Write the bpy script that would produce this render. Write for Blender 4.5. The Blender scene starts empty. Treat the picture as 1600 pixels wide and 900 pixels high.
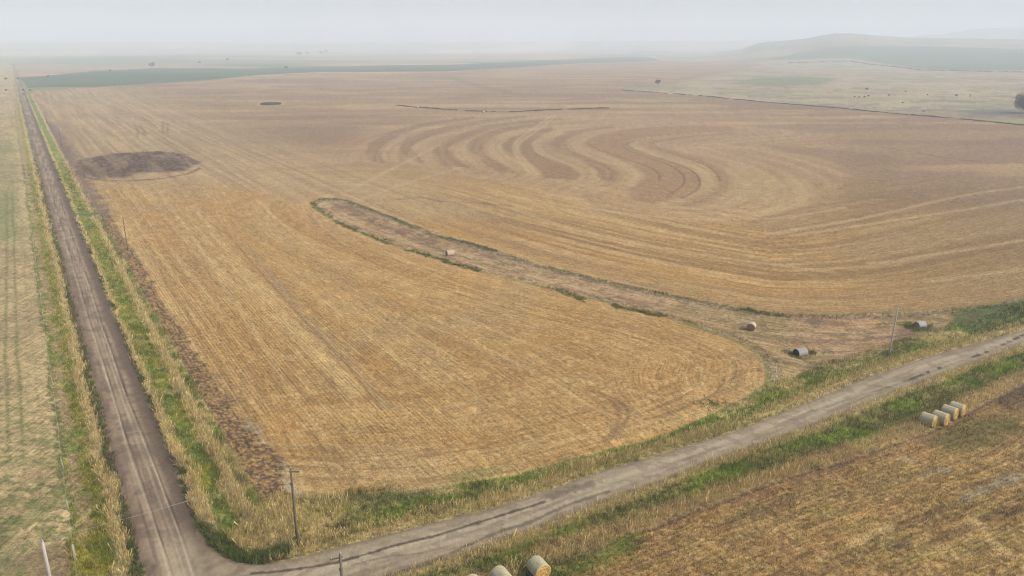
import bpy, math, random
import numpy as np

# ------------------------------------------------------------------ camera, sky, sun, exposure
F_PX, PITCH, CAM_H = 1210.0, math.radians(17.4), 52.0
scene = bpy.context.scene
cam_data = bpy.data.cameras.new('camera')
cam = bpy.data.objects.new('camera', cam_data)
scene.collection.objects.link(cam)
cam.location = (0, 0, CAM_H)
cam.rotation_euler = (math.pi / 2 - PITCH, 0, 0)
cam_data.sensor_width = 36.0
cam_data.lens = 36.0 * F_PX / 1600.0
cam_data.clip_start = 0.5
cam_data.clip_end = 60000
scene.camera = cam

SUN_EL, SUN_AZ = math.radians(38), math.radians(105)      # azimuth clockwise from +Y (view direction)
world = bpy.data.worlds.new('World')
scene.world = world
world.use_nodes = True
wn, wl = world.node_tree.nodes, world.node_tree.links
wn.clear()
sky = wn.new('ShaderNodeTexSky')
sky.sky_type = 'NISHITA'
sky.sun_disc = False
sky.sun_elevation = SUN_EL
sky.sun_rotation = SUN_AZ
sky.air_density = 0.7
sky.dust_density = 4.0
sky.ozone_density = 1.0
bw = wn.new('ShaderNodeHueSaturation')
bw.inputs['Saturation'].default_value = 0.9
bg = wn.new('ShaderNodeBackground')
bg.inputs['Strength'].default_value = 0.10
wo = wn.new('ShaderNodeOutputWorld')
wl.new(sky.outputs[0], bw.inputs['Color'])
wl.new(bw.outputs[0], bg.inputs['Color'])
wl.new(bg.outputs[0], wo.inputs['Surface'])

sun_d = bpy.data.lights.new('sun', 'SUN')
sun_d.energy = 1.5
sun_d.angle = math.radians(7)
sun_d.color = (1.0, 0.93, 0.82)
sun = bpy.data.objects.new('sun', sun_d)
scene.collection.objects.link(sun)
# the lamp shines along -Z: aim it from the sun's place in the sky
from mathutils import Vector
sdir = Vector((math.sin(SUN_AZ) * math.cos(SUN_EL), math.cos(SUN_AZ) * math.cos(SUN_EL), math.sin(SUN_EL)))
sun.rotation_euler = sdir.to_track_quat('Z', 'Y').to_euler()

scene.view_settings.view_transform = 'Standard'
scene.view_settings.look = 'None'
scene.view_settings.gamma = 1.0
scene.view_settings.use_curve_mapping = False
scene.view_settings.exposure = 1.13
scene.cycles.use_denoising = True
scene.cycles.denoiser = 'OPENIMAGEDENOISE'
scene.cycles.denoising_input_passes = 'RGB_ALBEDO_NORMAL'
scene.cycles.denoising_prefilter = 'ACCURATE'
scene.cycles.filter_width = 1.1
scene.cycles.max_bounces = 5
scene.cycles.diffuse_bounces = 2
scene.cycles.glossy_bounces = 1
scene.cycles.transmission_bounces = 2
scene.cycles.volume_bounces = 2
scene.cycles.transparent_max_bounces = 4
scene.cycles.sample_clamp_indirect = 4.0

HAZE_DENSITY = 0.00034
HAZE_COLOR = (0.815, 0.90, 0.98, 1)

# ------------------------------------------------------------------ helpers
COL = scene.collection
RNG = np.random.default_rng(7)
random.seed(7)


def gp(px, py, z=0.0):
    """the point of the plain at height z that the photograph shows at pixel (px, py)"""
    a = (px - 800.0) / F_PX
    b = -(py - 450.0) / F_PX
    dy = math.cos(PITCH) + b * math.sin(PITCH)
    dz = -math.sin(PITCH) + b * math.cos(PITCH)
    t = (z - CAM_H) / dz
    return (a * t, dy * t)


def gpl(pts):
    return [gp(*p) for p in pts]


def lin(c):
    c = np.asarray(c, float) / 255.0
    return np.where(c <= 0.04045, c / 12.92, ((c + 0.055) / 1.055) ** 2.4)


ALB = 0.56


def alb(r, g, b):
    """base colour of a surface that is seen as r, g, b in full daylight"""
    return lin((r, g, b)) * ALB


def tag(o, label=None, cat=None, group=None, kind=None):
    if label: o['label'] = label
    if cat: o['category'] = cat
    if group: o['group'] = group
    if kind: o['kind'] = kind
    return o


def empty(name, loc, rz=0.0):
    o = bpy.data.objects.new(name, None)
    COL.objects.link(o)
    o.location = loc
    o.rotation_euler = (0, 0, rz)
    o.empty_display_size = 0.5
    return o


def _hash(ix, iy, seed):
    h = (ix.astype(np.int64) * 374761393 + iy.astype(np.int64) * 668265263 + seed * 1442695041) & 0xFFFFFFFF
    h = ((h ^ (h >> 13)) * 1274126177) & 0xFFFFFFFF
    h = (h ^ (h >> 16)) & 0xFFFFFF
    return h.astype(np.float32) / float(0xFFFFFF)


def vnoise(x, y, seed=0):
    ix, iy = np.floor(x), np.floor(y)
    fx, fy = (x - ix).astype(np.float32), (y - iy).astype(np.float32)
    fx, fy = fx * fx * (3 - 2 * fx), fy * fy * (3 - 2 * fy)
    ix, iy = ix.astype(np.int64), iy.astype(np.int64)
    a, b = _hash(ix, iy, seed), _hash(ix + 1, iy, seed)
    c, d = _hash(ix, iy + 1, seed), _hash(ix + 1, iy + 1, seed)
    return (a * (1 - fx) + b * fx) * (1 - fy) + (c * (1 - fx) + d * fx) * fy


def fbm(x, y, seed=0, octs=3, gain=0.5):
    """0..1, mean 0.5"""
    s, amp, tot = 0.0, 1.0, 0.0
    for k in range(octs):
        s = s + amp * vnoise(x * (2.03 ** k) + 17.3 * k, y * (2.03 ** k) - 9.1 * k, seed + 31 * k)
        tot += amp
        amp *= gain
    return s / tot


def sstep(a, b, x):
    t = np.clip((x - a) / (b - a), 0, 1)
    return t * t * (3 - 2 * t)


def dist_pl(X, Y, pts, maxd=1e9):
    """(distance, signed side, distance along) to a polyline; side > 0 on its left"""
    D = np.full(X.shape, float(maxd))
    S = np.ones(X.shape)
    T = np.zeros(X.shape)
    P = np.array(pts, float)
    if maxd < 1e8:
        m = (X > P[:, 0].min() - maxd) & (X < P[:, 0].max() + maxd) & (Y > P[:, 1].min() - maxd) & (Y < P[:, 1].max() + maxd)
        idx = np.nonzero(m)
    else:
        idx = np.nonzero(np.ones(X.shape, bool))
    x, y = X[idx], Y[idx]
    d, s, tt = D[idx], S[idx], T[idx]
    acc = 0.0
    for (ax, ay), (bx, by) in zip(P[:-1], P[1:]):
        vx, vy = bx - ax, by - ay
        L = math.hypot(vx, vy) + 1e-9
        t = np.clip(((x - ax) * vx + (y - ay) * vy) / (L * L), 0, 1)
        qx, qy = x - ax - t * vx, y - ay - t * vy
        q = np.hypot(qx, qy)
        k = q < d
        d = np.where(k, q, d)
        s = np.where(k, np.sign(vx * (y - ay) - vy * (x - ax)), s)
        tt = np.where(k, acc + t * L, tt)
        acc += L
    D[idx], S[idx], T[idx] = d, s, tt
    return D, S, T


def sd_poly(X, Y, pts, maxd=1e9):
    """signed distance to a closed polygon, negative inside"""
    P = list(pts) + [pts[0]]
    D, _, _ = dist_pl(X, Y, P, maxd)
    A = np.array(P)
    m = (X > A[:, 0].min()) & (X < A[:, 0].max()) & (Y > A[:, 1].min()) & (Y < A[:, 1].max())
    idx = np.nonzero(m)
    x, y = X[idx], Y[idx]
    ins = np.zeros(x.shape, bool)
    for (ax, ay), (bx, by) in zip(P[:-1], P[1:]):
        if ay == by: continue
        c = ((ay > y) != (by > y)) & (x < (bx - ax) * (y - ay) / (by - ay) + ax)
        ins ^= c
    inside = np.zeros(X.shape, bool)
    inside[idx] = ins
    return np.where(inside, -D, D)


def smooth_pl(pts, it=2):
    """Chaikin corner cutting of an open polyline"""
    P = [tuple(p) for p in pts]
    for _ in range(it):
        Q = [P[0]]
        for a, b in zip(P[:-1], P[1:]):
            Q.append((0.75 * a[0] + 0.25 * b[0], 0.75 * a[1] + 0.25 * b[1]))
            Q.append((0.25 * a[0] + 0.75 * b[0], 0.25 * a[1] + 0.75 * b[1]))
        Q.append(P[-1])
        P = Q
    return P


# ------------------------------------------------------------------ the lie of the land (metres; the camera stands above the origin)
R1D = np.array([-0.5288, 0.8487])              # direction of the left road
R1N = np.array([0.8487, 0.5288])               # to its right
R1W = 6.5
R1O = np.array([-37.8, 67.0])                  # a point of its left edge


def r1(X, Y):
    """(offset to the right of the left road's left edge, distance along it)"""
    return (X - R1O[0]) * R1N[0] + (Y - R1O[1]) * R1N[1], (X - R1O[0]) * R1D[0] + (Y - R1O[1]) * R1D[1]


R2_UP = smooth_pl(gpl([(1600, 516), (1400, 572), (1200, 655), (1125, 682), (1050, 705), (925, 742), (800, 787), (700, 812), (600, 838), (500, 864), (440, 879)]), 1)
R2_LO = smooth_pl(gpl([(1600, 540), (1400, 612), (1250, 675), (1125, 717), (1050, 747), (950, 782), (875, 812), (800, 842), (720, 868), (625, 900)]), 1)
_e = np.array([0.866, 0.5])
far_u = tuple(np.array(R2_UP[0]) + _e * 900)
far_l = tuple(np.array(R2_LO[0]) + _e * 900)
R2_UP = [far_u] + R2_UP[:-1] + smooth_pl(gpl([(440, 876), (410, 882), (380, 881), (352, 871), (332, 856), (318, 834), (306, 812)]), 1)
R2_LO = [far_l] + R2_LO + gpl([(530, 932), (450, 978), (405, 1010)])
R2_POLY = R2_UP + gpl([(300, 850), (330, 1005)]) + R2_LO[::-1]

# edge of the near stubble field that runs along road 2, round the nose and back along the waterway
NEAR_S = gpl([(430, 775), (500, 778), (560, 776), (640, 772), (700, 762), (800, 745), (900, 716), (1000, 690), (1060, 672), (1110, 650), (1170, 622), (1200, 600)])
NEAR_E = smooth_pl(gpl([(1200, 600), (1203, 580), (1190, 557), (1160, 535), (1100, 515), (1030, 492), (950, 472), (880, 456), (800, 435), (740, 422), (660, 396), (600, 377), (560, 362), (520, 342), (498, 328), (488, 318)]), 1)
UPPER = smooth_pl(gpl([(488, 318), (500, 311), (520, 310), (545, 314), (580, 328), (640, 350), (700, 372), (760, 388), (830, 410), (900, 428), (1000, 452), (1100, 472), (1200, 490), (1300, 493), (1400, 490), (1480, 484), (1540, 478), (1600, 466)]), 1)
UPPER_X = UPPER + [tuple(np.array(UPPER[-1]) + _e * 900)]
GULLY = NEAR_E + UPPER[1:] + gpl([(1600, 490), (1500, 515), (1400, 560), (1300, 590), (1240, 620)])
def off_r1(s, t):
    p = R1O + R1N * s + R1D * t
    return (float(p[0]), float(p[1]))
PLOW_E = 13.4            # where the stubble begins, right of the left road
FIELD = [off_r1(PLOW_E, 6)] + NEAR_S[1:] + NEAR_E[1:] + UPPER_X[1:] + [(1700, 700), gp(1600, 196)] + gpl([(1500, 186), (1400, 178), (1300, 168), (1200, 160), (1100, 150), (970, 141), (1040, 133), (1100, 122), (1140, 112), (1200, 103), (1140, 97), (1030, 96), (900, 101), (800, 107), (700, 113), (500, 114), (400, 119), (300, 128), (150, 137), (46, 143)])
PAST_R = gpl([(970, 141), (1040, 133), (1100, 122), (1140, 112), (1200, 101), (1300, 100), (1350, 103), (1400, 107), (1440, 111), (1600, 113), (1760, 114), (1760, 212), (1600, 196), (1500, 186), (1400, 178), (1300, 168), (1200, 160), (1100, 150)])
GREEN_FAR = gpl([(30, 121), (75, 118), (150, 111), (240, 106.5), (400, 107), (520, 104), (600, 102), (720, 100.5), (800, 97.5), (900, 93), (1000, 90), (1035, 93), (1020, 96), (900, 100), (800, 106), (700, 112), (500, 113), (400, 118), (300, 127), (150, 136), (44, 137)])
FIELD2_EDGE = [tuple(np.array(gp(1600, 600)) + _e * 400)] + gpl([(1600, 600), (1500, 650), (1450, 676), (1412, 688), (1350, 710), (1300, 727), (1237, 745), (1200, 757), (1125, 785), (1075, 800), (1025, 822), (987, 835), (887, 872), (820, 900), (700, 950), (600, 1010)])
PATCH = gpl([(108, 262), (128, 249), (170, 241), (230, 236), (275, 237), (300, 246), (308, 255), (296, 266), (262, 269), (215, 268), (190, 277), (150, 279), (122, 272)])
ISLAND = gpl([(408, 161), (418, 160), (436, 160.5), (440, 162.5), (428, 164.5), (410, 164.5)])

SKY_LINE = np.array([(-20, 70), (1110, 69.5), (1160, 68), (1200, 65), (1215, 63.5), (1230, 62), (1255, 59.5), (1275, 55), (1300, 50.5), (1325, 50), (1360, 53), (1420, 56.5), (1480, 57), (1560, 59), (1700, 62), (1900, 68), (2300, 70)], float)
SKY_LINE2 = np.array([(-20, 70), (1400, 68), (1470, 65), (1510, 58), (1540, 54.5), (1600, 53.5), (1700, 52), (1850, 55), (2100, 66), (2400, 70)], float)


def height(X, Y, roads=True):
    r = np.hypot(X, Y)
    az = np.arctan2(X, np.maximum(Y, 1e-3))
    px = 800 + 1268 * np.tan(np.clip(az, -1.2, 1.2))       # heading, as a tangent
    z = np.zeros(X.shape)
    front = Y > 0
    cosz = np.cos(np.clip(az, -1.2, 1.2))
    for line, R0, RP, R9, dep in ((SKY_LINE, 1800., 4600., 6400., 0.9), (SKY_LINE2, 5600., 8000., 10500., 1.0)):
        rise = 71.2 - np.interp(px, line[:, 0], line[:, 1])
        amp = np.maximum(rise * 0.90 - 1.2, 0) / 1268 * RP * cosz + CAM_H * sstep(0.5, 6, rise)
        t = np.where(r < RP, sstep(R0, RP, r) ** 1.3, 1 - sstep(RP, R9, r))
        bump = 0.85 + 0.3 * fbm(X / 420, Y / 420, 5, 3)
        t = t * (1 - (1 - t) * 4 * t * 0.0) * np.where(r < RP * .93, bump * (1 - sstep(RP * .8, RP * .93, r)) + sstep(RP * .8, RP * .93, r), 1)
        z = z + np.where(front, amp * t, 0)
    z = z + (fbm(X / 260, Y / 260, 3, 2) - 0.5) * 2.4 * sstep(500, 1200, r)
    z = z + (fbm(X / 900, Y / 900, 4, 2) - 0.5) * 9 * sstep(2600, 4500, r)
    z = z + 80 * sstep(4200, 9500, r) * (0.9 + 0.2 * fbm(X / 2500, Y / 2500, 6, 2))
    if roads:
        near = r < 1400
        idx = np.nonzero(near)
        x, y = X[idx], Y[idx]
        s, t = r1(x, y)
        zz = (fbm(x / 9, y / 9, 9, 2) - 0.5) * 0.22
        a = np.minimum(s, R1W - s)                              # inside > 0
        zz = zz - 0.45 * np.exp(-((a + 4.2) / 1.8) ** 2)
        p2 = sd_poly(x, y, R2_POLY, 30)
        zz = zz - 0.40 * np.exp(-((p2 - 4.0) / 1.6) ** 2) * sstep(-40, -20, x)
        onr = np.maximum(sstep(-1.0, 0.6, a), sstep(1.0, -0.6, p2))
        zz = zz * (1 - onr) + 0.16 * onr
        g = sd_poly(x, y, GULLY, 40)
        zz = zz - 0.8 * sstep(0, -9, g)
        z[idx] += zz
    return z


def zat(x, y):
    return float(height(np.array([x], float), np.array([y], float))[0])


# ------------------------------------------------------------------ what grows or lies where (colours are the surfaces' own, save the shadow painted on the left road)
C = dict(
    stub=alb(198, 160, 98), stub_or=alb(202, 156, 88), stub_pale=alb(226, 194, 132), stub_br=alb(156, 124, 78),
    stub_grey=alb(186, 157, 108), rose=alb(168, 138, 106),
    mud=alb(148, 128, 102), mud_dark=alb(92, 78, 66), road=alb(184, 168, 138), road_pale=alb(218, 202, 168),
    past=alb(214, 190, 138), past_green=alb(124, 134, 72), past_dark=alb(96, 108, 58), dry=alb(178, 154, 112),
    green=alb(126, 146, 48), green_dk=alb(92, 110, 46), green_yel=alb(172, 168, 58), tan=alb(224, 198, 134),
    soil=alb(114, 93, 70), soil_lt=alb(150, 118, 80),
    pr=alb(194, 178, 138), pr_green=alb(146, 150, 104), pr_grey=alb(128, 122, 106), gfar=alb(76, 106, 66), gfar2=alb(112, 136, 84),
    f2=alb(194, 160, 96), f2_red=alb(184, 142, 90), f2_green=alb(154, 146, 76), f2_dk=alb(138, 112, 76),
)


def mix(col, c, m):
    m = np.asarray(m)[..., None]
    return col * (1 - m) + np.asarray(c) * m


STRIPS1 = [  # brown passes between the pale ones in the contour strips, in the frame of a crop of the photograph
    [(195, 290), (180, 240), (230, 180), (330, 130), (460, 92), (640, 62), (800, 42), (800, 56), (640, 78), (480, 112), (380, 150), (300, 195), (270, 240), (290, 310)],
    [(500, 310), (400, 262), (375, 210), (420, 170), (520, 130), (680, 90), (860, 62), (1100, 37), (1100, 48), (860, 82), (700, 115), (560, 150), (480, 190), (450, 230), (520, 300)],
    [(640, 320), (580, 260), (570, 225), (640, 185), (760, 130), (880, 92), (1100, 66), (1300, 50), (1300, 62), (1100, 84), (900, 114), (760, 165), (680, 200), (650, 230), (690, 280), (770, 335)],
    [(930, 360), (820, 270), (775, 230), (780, 190), (860, 140), (980, 105), (1200, 75), (1200, 88), (1000, 124), (900, 165), (850, 200), (850, 250), (940, 300), (1060, 368)],
    [(1200, 395), (1150, 320), (1050, 270), (980, 240), (965, 200), (1020, 160), (1120, 130), (1250, 102), (1250, 124), (1190, 150), (1130, 190), (1140, 240), (1240, 290), (1350, 330), (1410, 370), (1380, 402)],
    [(1520, 405), (1500, 350), (1400, 290), (1260, 240), (1225, 200), (1260, 165), (1340, 130), (1500, 102), (1600, 95), (1600, 108), (1450, 130), (1350, 160), (1310, 195), (1340, 235), (1440, 275), (1560, 320), (1620, 370), (1600, 420)],
]
STRIPS2 = [
    [(375, 410), (370, 370), (290, 310), (150, 250), (60, 215), (45, 190), (100, 150), (220, 125), (400, 105), (600, 95), (900, 100), (900, 122), (640, 138), (400, 158), (290, 182), (268, 205), (320, 238), (450, 283), (600, 325), (690, 375), (705, 430), (650, 480), (560, 515), (430, 540), (330, 520), (300, 460)],
    [(560, 262), (430, 222), (400, 195), (440, 178), (640, 152), (900, 135), (900, 142), (640, 165), (470, 192), (450, 210), (580, 248), (720, 290), (830, 345), (880, 400), (860, 460), (760, 520), (640, 560), (600, 550), (720, 500), (790, 450), (810, 400), (760, 335), (680, 295)],
    [(1040, 205), (1250, 210), (1500, 235), (1760, 262), (1900, 300), (1700, 320), (1560, 345), (1450, 300), (1300, 260), (1150, 235)],
    [(1260, 560), (1420, 510), (1700, 470), (2100, 440), (2300, 470), (2000, 560), (1700, 640), (1400, 690), (1100, 700), (900, 660)],
]
LINES2 = [  # dark wheel lines
    [(900, 125), (640, 142), (400, 162), (300, 185), (280, 205), (330, 238), (450, 280), (600, 318), (690, 372), (708, 425), (680, 470), (600, 505)],
    [(430, 170), (300, 190), (262, 208), (310, 243), (440, 288), (560, 330), (620, 385), (610, 440), (540, 480)],
    [(60, 190), (110, 225), (250, 275), (400, 320), (480, 370), (470, 410)],
    [(820, 410), (800, 360), (720, 310), (560, 262), (430, 222)],
]
PALE2 = [
    [(420, 165), (330, 190), (340, 215), (450, 255), (600, 300), (720, 350), (760, 420), (720, 470), (620, 510), (470, 545)],
    [(640, 195), (800, 205), (960, 215), (1200, 270), (1400, 330), (1540, 385)],
    [(860, 340), (920, 390), (935, 440), (900, 490), (800, 540)],
    [(900, 320), (980, 380), (1000, 450), (960, 520)],
    [(1040, 400), (1060, 450), (1040, 510)], [(1100, 400), (1130, 450), (1100, 520)], [(1210, 400), (1260, 450), (1230, 500)],
    [(1290, 400), (1310, 450), (1290, 500), (1100, 590), (800, 600), (600, 590)],
    [(1480, 430), (1380, 470), (1280, 520), (1150, 580), (950, 620), (740, 620)],
    [(60, 480), (200, 450), (360, 400), (360, 360), (280, 310), (150, 265), (40, 235), (20, 190), (90, 150), (250, 122)],
]


def z1(pts):
    return gpl([(520 + x / 3.636, 170 + y / 3.636) for x, y in pts])


def z2(pts):
    return gpl([(900 + x / 3.636, 170 + y / 3.636) for x, y in pts])


def paint(X, Y):
    """returns colour (n,3), flow coordinates (across, along), row strength and the zone of every point"""
    n = X.shape[0]
    r = np.hypot(X, Y)
    col = np.zeros((n, 3))
    U, V = X.copy(), Y.copy()
    rows = np.zeros(n)
    VH = np.zeros(n); VT = np.zeros(n, int)
    zone = np.zeros(n, int)                      # 0 ground 1 left road 2 right road 3 stubble 4 near stubble 5 pasture left 6 pasture right 7 green 8 ploughed 9 waterway
    N1 = fbm(X / 3.1, Y / 3.1, 11, 3)
    N2 = fbm(X / 14, Y / 14, 12, 3)
    N3 = fbm(X / 60, Y / 60, 13, 3)
    NF = fbm(X / 0.55, Y / 0.55, 14, 2)
    s, t = r1(X, Y)
    # ---- far country: long bands of pasture and fields
    k = fbm(X / 700 + 3, Y / 260, 21, 3)
    col[:] = C['pr']
    col = mix(col, C['gfar2'], sstep(0.50, 0.60, k))
    col = mix(col, C['rose'], sstep(0.46, 0.36, k))
    k2 = fbm(X / 1300, Y / 380 + 5, 22, 2)
    col = mix(col, C['stub_pale'], sstep(0.60, 0.68, k2) * 0.8)
    col = mix(col, C['pr_green'], sstep(0.42, 0.34, k2) * 0.7)
    hillm = sstep(100, 500, X) * sstep(1700, 2300, r)
    col = mix(col, C['pr_green'], hillm * 0.6)
    hd = fbm(X / 300, Y / 620, 24, 4)
    col = mix(col, alb(150, 130, 100), hillm * sstep(0.52, 0.62, hd) * 0.6)
    col = mix(col, alb(110, 116, 84), hillm * sstep(0.44, 0.36, hd) * 0.6)
    for poly_, c_, o_ in (([(640, 84), (760, 82), (880, 79), (905, 82), (800, 86), (700, 87)], alb(236, 204, 166), 0.9),
                          ([(60, 92), (160, 88), (260, 90), (300, 96), (200, 99), (80, 99)], C['gfar2'], 0.6),
                          ([(30, 103), (120, 103), (300, 100), (360, 104), (240, 105), (100, 112), (30, 118)], alb(200, 168, 140), 0.7),
                          ([(250, 72), (460, 71.8), (520, 74), (400, 75.5), (260, 75)], C['pr_green'] * .6, 0.7),
                          ([(430, 88), (640, 86), (900, 84), (1010, 86), (820, 92), (560, 96)], alb(190, 166, 140), 0.6),
                          ([(1040, 90), (1150, 84), (1290, 80), (1330, 84), (1200, 92), (1060, 95)], C['gfar2'] * 1.1, 0.6),
                          ([(1000, 80), (1120, 76), (1260, 76), (1180, 82), (1060, 85)], alb(196, 172, 140), 0.6)):
        dd = sd_poly(X, Y, gpl(poly_), 900)
        col = mix(col, c_, sstep(60, -60, dd + 120 * (fbm(X / 300, Y / 300, 26, 2) - .5)) * o_)
    col = mix(col, C['pr'], hillm * sstep(0.5, 0.65, fbm(X / 240, Y / 240, 23, 3)) * 0.6)
    d = sd_poly(X, Y, gpl([(1190, 98), (1330, 99), (1400, 104), (1440, 108), (1600, 110), (1760, 111), (1760, 95), (1600, 95), (1400, 93), (1250, 94)]), 300)
    col = mix(col, C['gfar2'] * 0.7, sstep(12, -12, d) * 0.95)
    # ---- pasture on the left of the left road
    L = -s
    k = sstep(3, 7, L) * (Y < 3000)
    zl = (L > 6.0) & (Y < 2500)
    p = mix(np.tile(C['past'], (n, 1)), C['dry'], sstep(0.45, 0.65, N2) * 0.6)
    p = mix(p, C['past_green'] * 0.95, sstep(0.50, 0.62, fbm(X / 1.1, Y / 0.8, 31, 4)) * (0.35 + 0.45 * sstep(70, 15, t)))
    p = mix(p, C['past'] * 1.08, sstep(0.54, 0.66, fbm(X / 1.4, Y / 0.9, 30, 3)) * 0.5)
    p = mix(p, C['dry'] * 0.75, sstep(0.56, 0.66, fbm(X / 1.0, Y / 0.8, 15, 3)) * 0.4)
    p = mix(p, C['past_green'], sstep(0.54, 0.62, N1) * sstep(60, 10, t) * 0.6)
    gband = sstep(160, 185, t + 14 * (N3 - .5)) * sstep(500, 420, t)
    p = mix(p, alb(140, 150, 88), gband * (0.1 + 0.7 * fbm(X / 30, Y / 60, 29, 3)) * sstep(8, 12, L + 3 * N2))
    pg = sstep(30, 4, t + 22 * (N2 - 0.5)) * sstep(10, 15, L + 6 * (N2 - .5))
    p = mix(p, C['past_dark'], pg * sstep(0.35, 0.6, N1) * 0.85)
    p = mix(p, C['past_green'], pg * 0.4)
    for off in (11.8, 10.1):                    # the two green wheel tracks
        w = off + 1.0 * (fbm(t / 18, t * 0, 33, 2) - 0.5)
        p = mix(p, C['green_dk'], np.exp(-((L - w) / 0.28) ** 2) * 0.6 * sstep(25, 45, t) * sstep(300, 260, t) * (0.5 + 0.6 * N1))
    for off in (18.4, 20.3, 27, 28.8, 8.0):
        w = off + 1.4 * (fbm(t / 25, t * 0 + off, 34, 2) - 0.5)
        p = mix(p, C['dry'] * 0.6, np.exp(-((L - w) / 0.22) ** 2) * 0.4 * N2)
    p = mix(p, C['dry'] * 0.8, sstep(12.5, 11, t + 3 * N1) * sstep(14, 11, L + 3 * N1) * sstep(5.5, 6.3, L) * sstep(-9, -2, t))
    col = mix(col, 0, 0) if False else col
    m = sstep(0.0, 0.6, L) * (Y < 2500)
    col = col * (1 - m[:, None]) + p * m[:, None]
    zone[zl] = 5
    # far end of that pasture: greener, then pale
    m = zl & (t > 430)
    # verge on the left: weeds, pale grass, green, dry, fence line
    j = 1.5 * (fbm(t / 5, L / 20, 35, 3) - 0.5) + 1.3 * (fbm(X / 0.9, Y / 0.9, 38, 2) - 0.5)
    VH[L > 6.1] = 0.11
    p = mix(p, C['past_dark'], sstep(34, 8, t + 22 * (N2 - .5)) * sstep(9, 13, L + 4 * (N2 - .5)) * 0.55)
    m = sstep(0.0, 0.6, L) * (Y < 2500)
    col = col * (1 - m[:, None]) + p * m[:, None]
    VH[(L > 6.1) & (pg > 0.3)] = 0.2
    vb = [(-0.2, 1.1, 'green_dk'), (0.9, 2.5, 'tan'), (2.3, 3.9, 'green_yel'), (3.8, 5.5, 'dry'), (5.4, 6.1, 'past_green')]
    for a, b, c in vb:
        mm = sstep(a - 0.2, a + 0.2, L + j) * sstep(b + 0.25, b - 0.25, L + j) * (t < 900)
        col = mix(col, C[c], mm * (0.8 if c != 'dry' else 0.65))
        VH[mm > 0.5] = {'green_dk': 0.55, 'tan': 1.05, 'green_yel': 0.6, 'dry': 0.28, 'past_green': 0.45}[c]
        VT[mm > 0.5] = 1 if c == 'green_dk' else 0
    nearl = sstep(17, 12, t + 4 * N1) * sstep(2.3, 3.0, L + j) * sstep(6.6, 5.8, L)
    col = mix(col, mix(np.tile(C['green'], (n, 1)), C['green_yel'], sstep(.4, .6, N1)), nearl * 0.9)
    # ---- right verge of the left road
    q = s - R1W
    j = 1.4 * (fbm(t / 6, q / 20, 36, 3) - 0.5) + 1.3 * (fbm(X / 0.9, Y / 0.9, 39, 2) - 0.5)
    rv = (q > -0.3) & (q < 20) & (t > -3)
    for a, b, c in [(-0.3, 0.6, 'green_dk'), (0.35, 1.35 + 1.1 * sstep(60, 8, t), 'tan'), (1.2 + 1.0 * sstep(60, 8, t), 4.7, 'green'), (4.4, 6.8, 'tan')]:
        mm = sstep(a - 0.2, a + 0.25, q + j) * sstep(b + 0.25, b - 0.25, q + j) * (t > -6) * (t < 1000) * (Y < 2500)
        col = mix(col, C[c], mm * 0.9)
        VH[mm > 0.5] = {'green_dk': 0.5, 'tan': 1.1, 'green': 0.6}[c]
        VT[mm > 0.5] = 1 if c == 'green_dk' else 0
    VH[nearl > 0.5] = 0.8
    gz_ = (q > 1.2) & (q < 5.0) & (t > -6) & (t < 400)
    col = mix(col, C['green_dk'], gz_ * sstep(0.5, 0.64, fbm(X / 1.7, Y / 1.7, 101, 3)) * 0.7)
    col = mix(col, C['green_yel'], gz_ * sstep(0.5, 0.62, fbm(X / 2.6, Y / 2.6, 102, 3)) * 0.6)
    col = mix(col, C['tan'], gz_ * sstep(0.60, 0.70, fbm(X / 2.0, Y / 2.0, 103, 3)) * 0.35)
    gz_ = (L > 1.8) & (L < 5.8) & (t > -10) & (t < 300)
    col = mix(col, C['green'], gz_ * sstep(0.5, 0.62, fbm(X / 2.2, Y / 2.2, 104, 3)) * 0.7)
    col = mix(col, C['tan'], gz_ * sstep(0.60, 0.70, fbm(X / 1.6, Y / 1.6, 105, 3)) * 0.4)
    fadefar = sstep(330, 200, t)
    plowE = 9.8 + 2.0 * sstep(60, 10, t)
    pw = sstep(6.4, 6.8, q + j) * sstep(12.4, 11.2, q + 2.0 * j) * (t < 1000) * (t > -4)
    pl = mix(np.tile(C['soil'], (n, 1)), C['stub'], sstep(0.40, 0.62, fbm(X / 0.42, Y / 0.28, 37, 3)) * 0.85)
    col = col * (1 - pw[:, None]) + pl * pw[:, None]
    ispl = (q > 6.6) & (q < plowE) & (t > 4) & (t < 200)
    zone[ispl] = 8
    # ---- waterway between the two stubble fields and the rough ground down to road 2
    g = sd_poly(X, Y, GULLY, 60)
    p2 = sd_poly(X, Y, R2_POLY, 80)
    dU, sU, tU = dist_pl(X, Y, UPPER_X)
    dE, sE, tE = dist_pl(X, Y, NEAR_E, 200)
    gm = sstep(0.8, -0.8, g)
    gc = mix(np.tile(alb(190, 154, 108), (n, 1)), alb(208, 176, 128), sstep(0.42, 0.62, fbm(tU / 22, dU / 1.3, 41, 3)))
    gc = mix(gc, alb(146, 116, 92), sstep(0.55, 0.68, fbm(tU / 12, dU / 2.2, 42, 3)) * 0.7)
    gc = mix(gc, alb(146, 138, 80), sstep(0.56, 0.66, fbm(X / 16, Y / 9, 43, 3)) * 0.45 * sstep(10, 50, X))
    gc = mix(gc, alb(150, 132, 104), sstep(3.5, 1.5, dU + 2 * (N1 - .5)) * 0.8)
    gc = mix(gc, alb(204, 178, 134), sstep(0.56, 0.66, fbm(X / 2.2, Y / 1.2, 45, 3)) * 0.5)
    gc = mix(gc, alb(124, 110, 76), sstep(0.60, 0.68, fbm(X / 2.6, Y / 1.6, 46, 3)) * 0.5)
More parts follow.
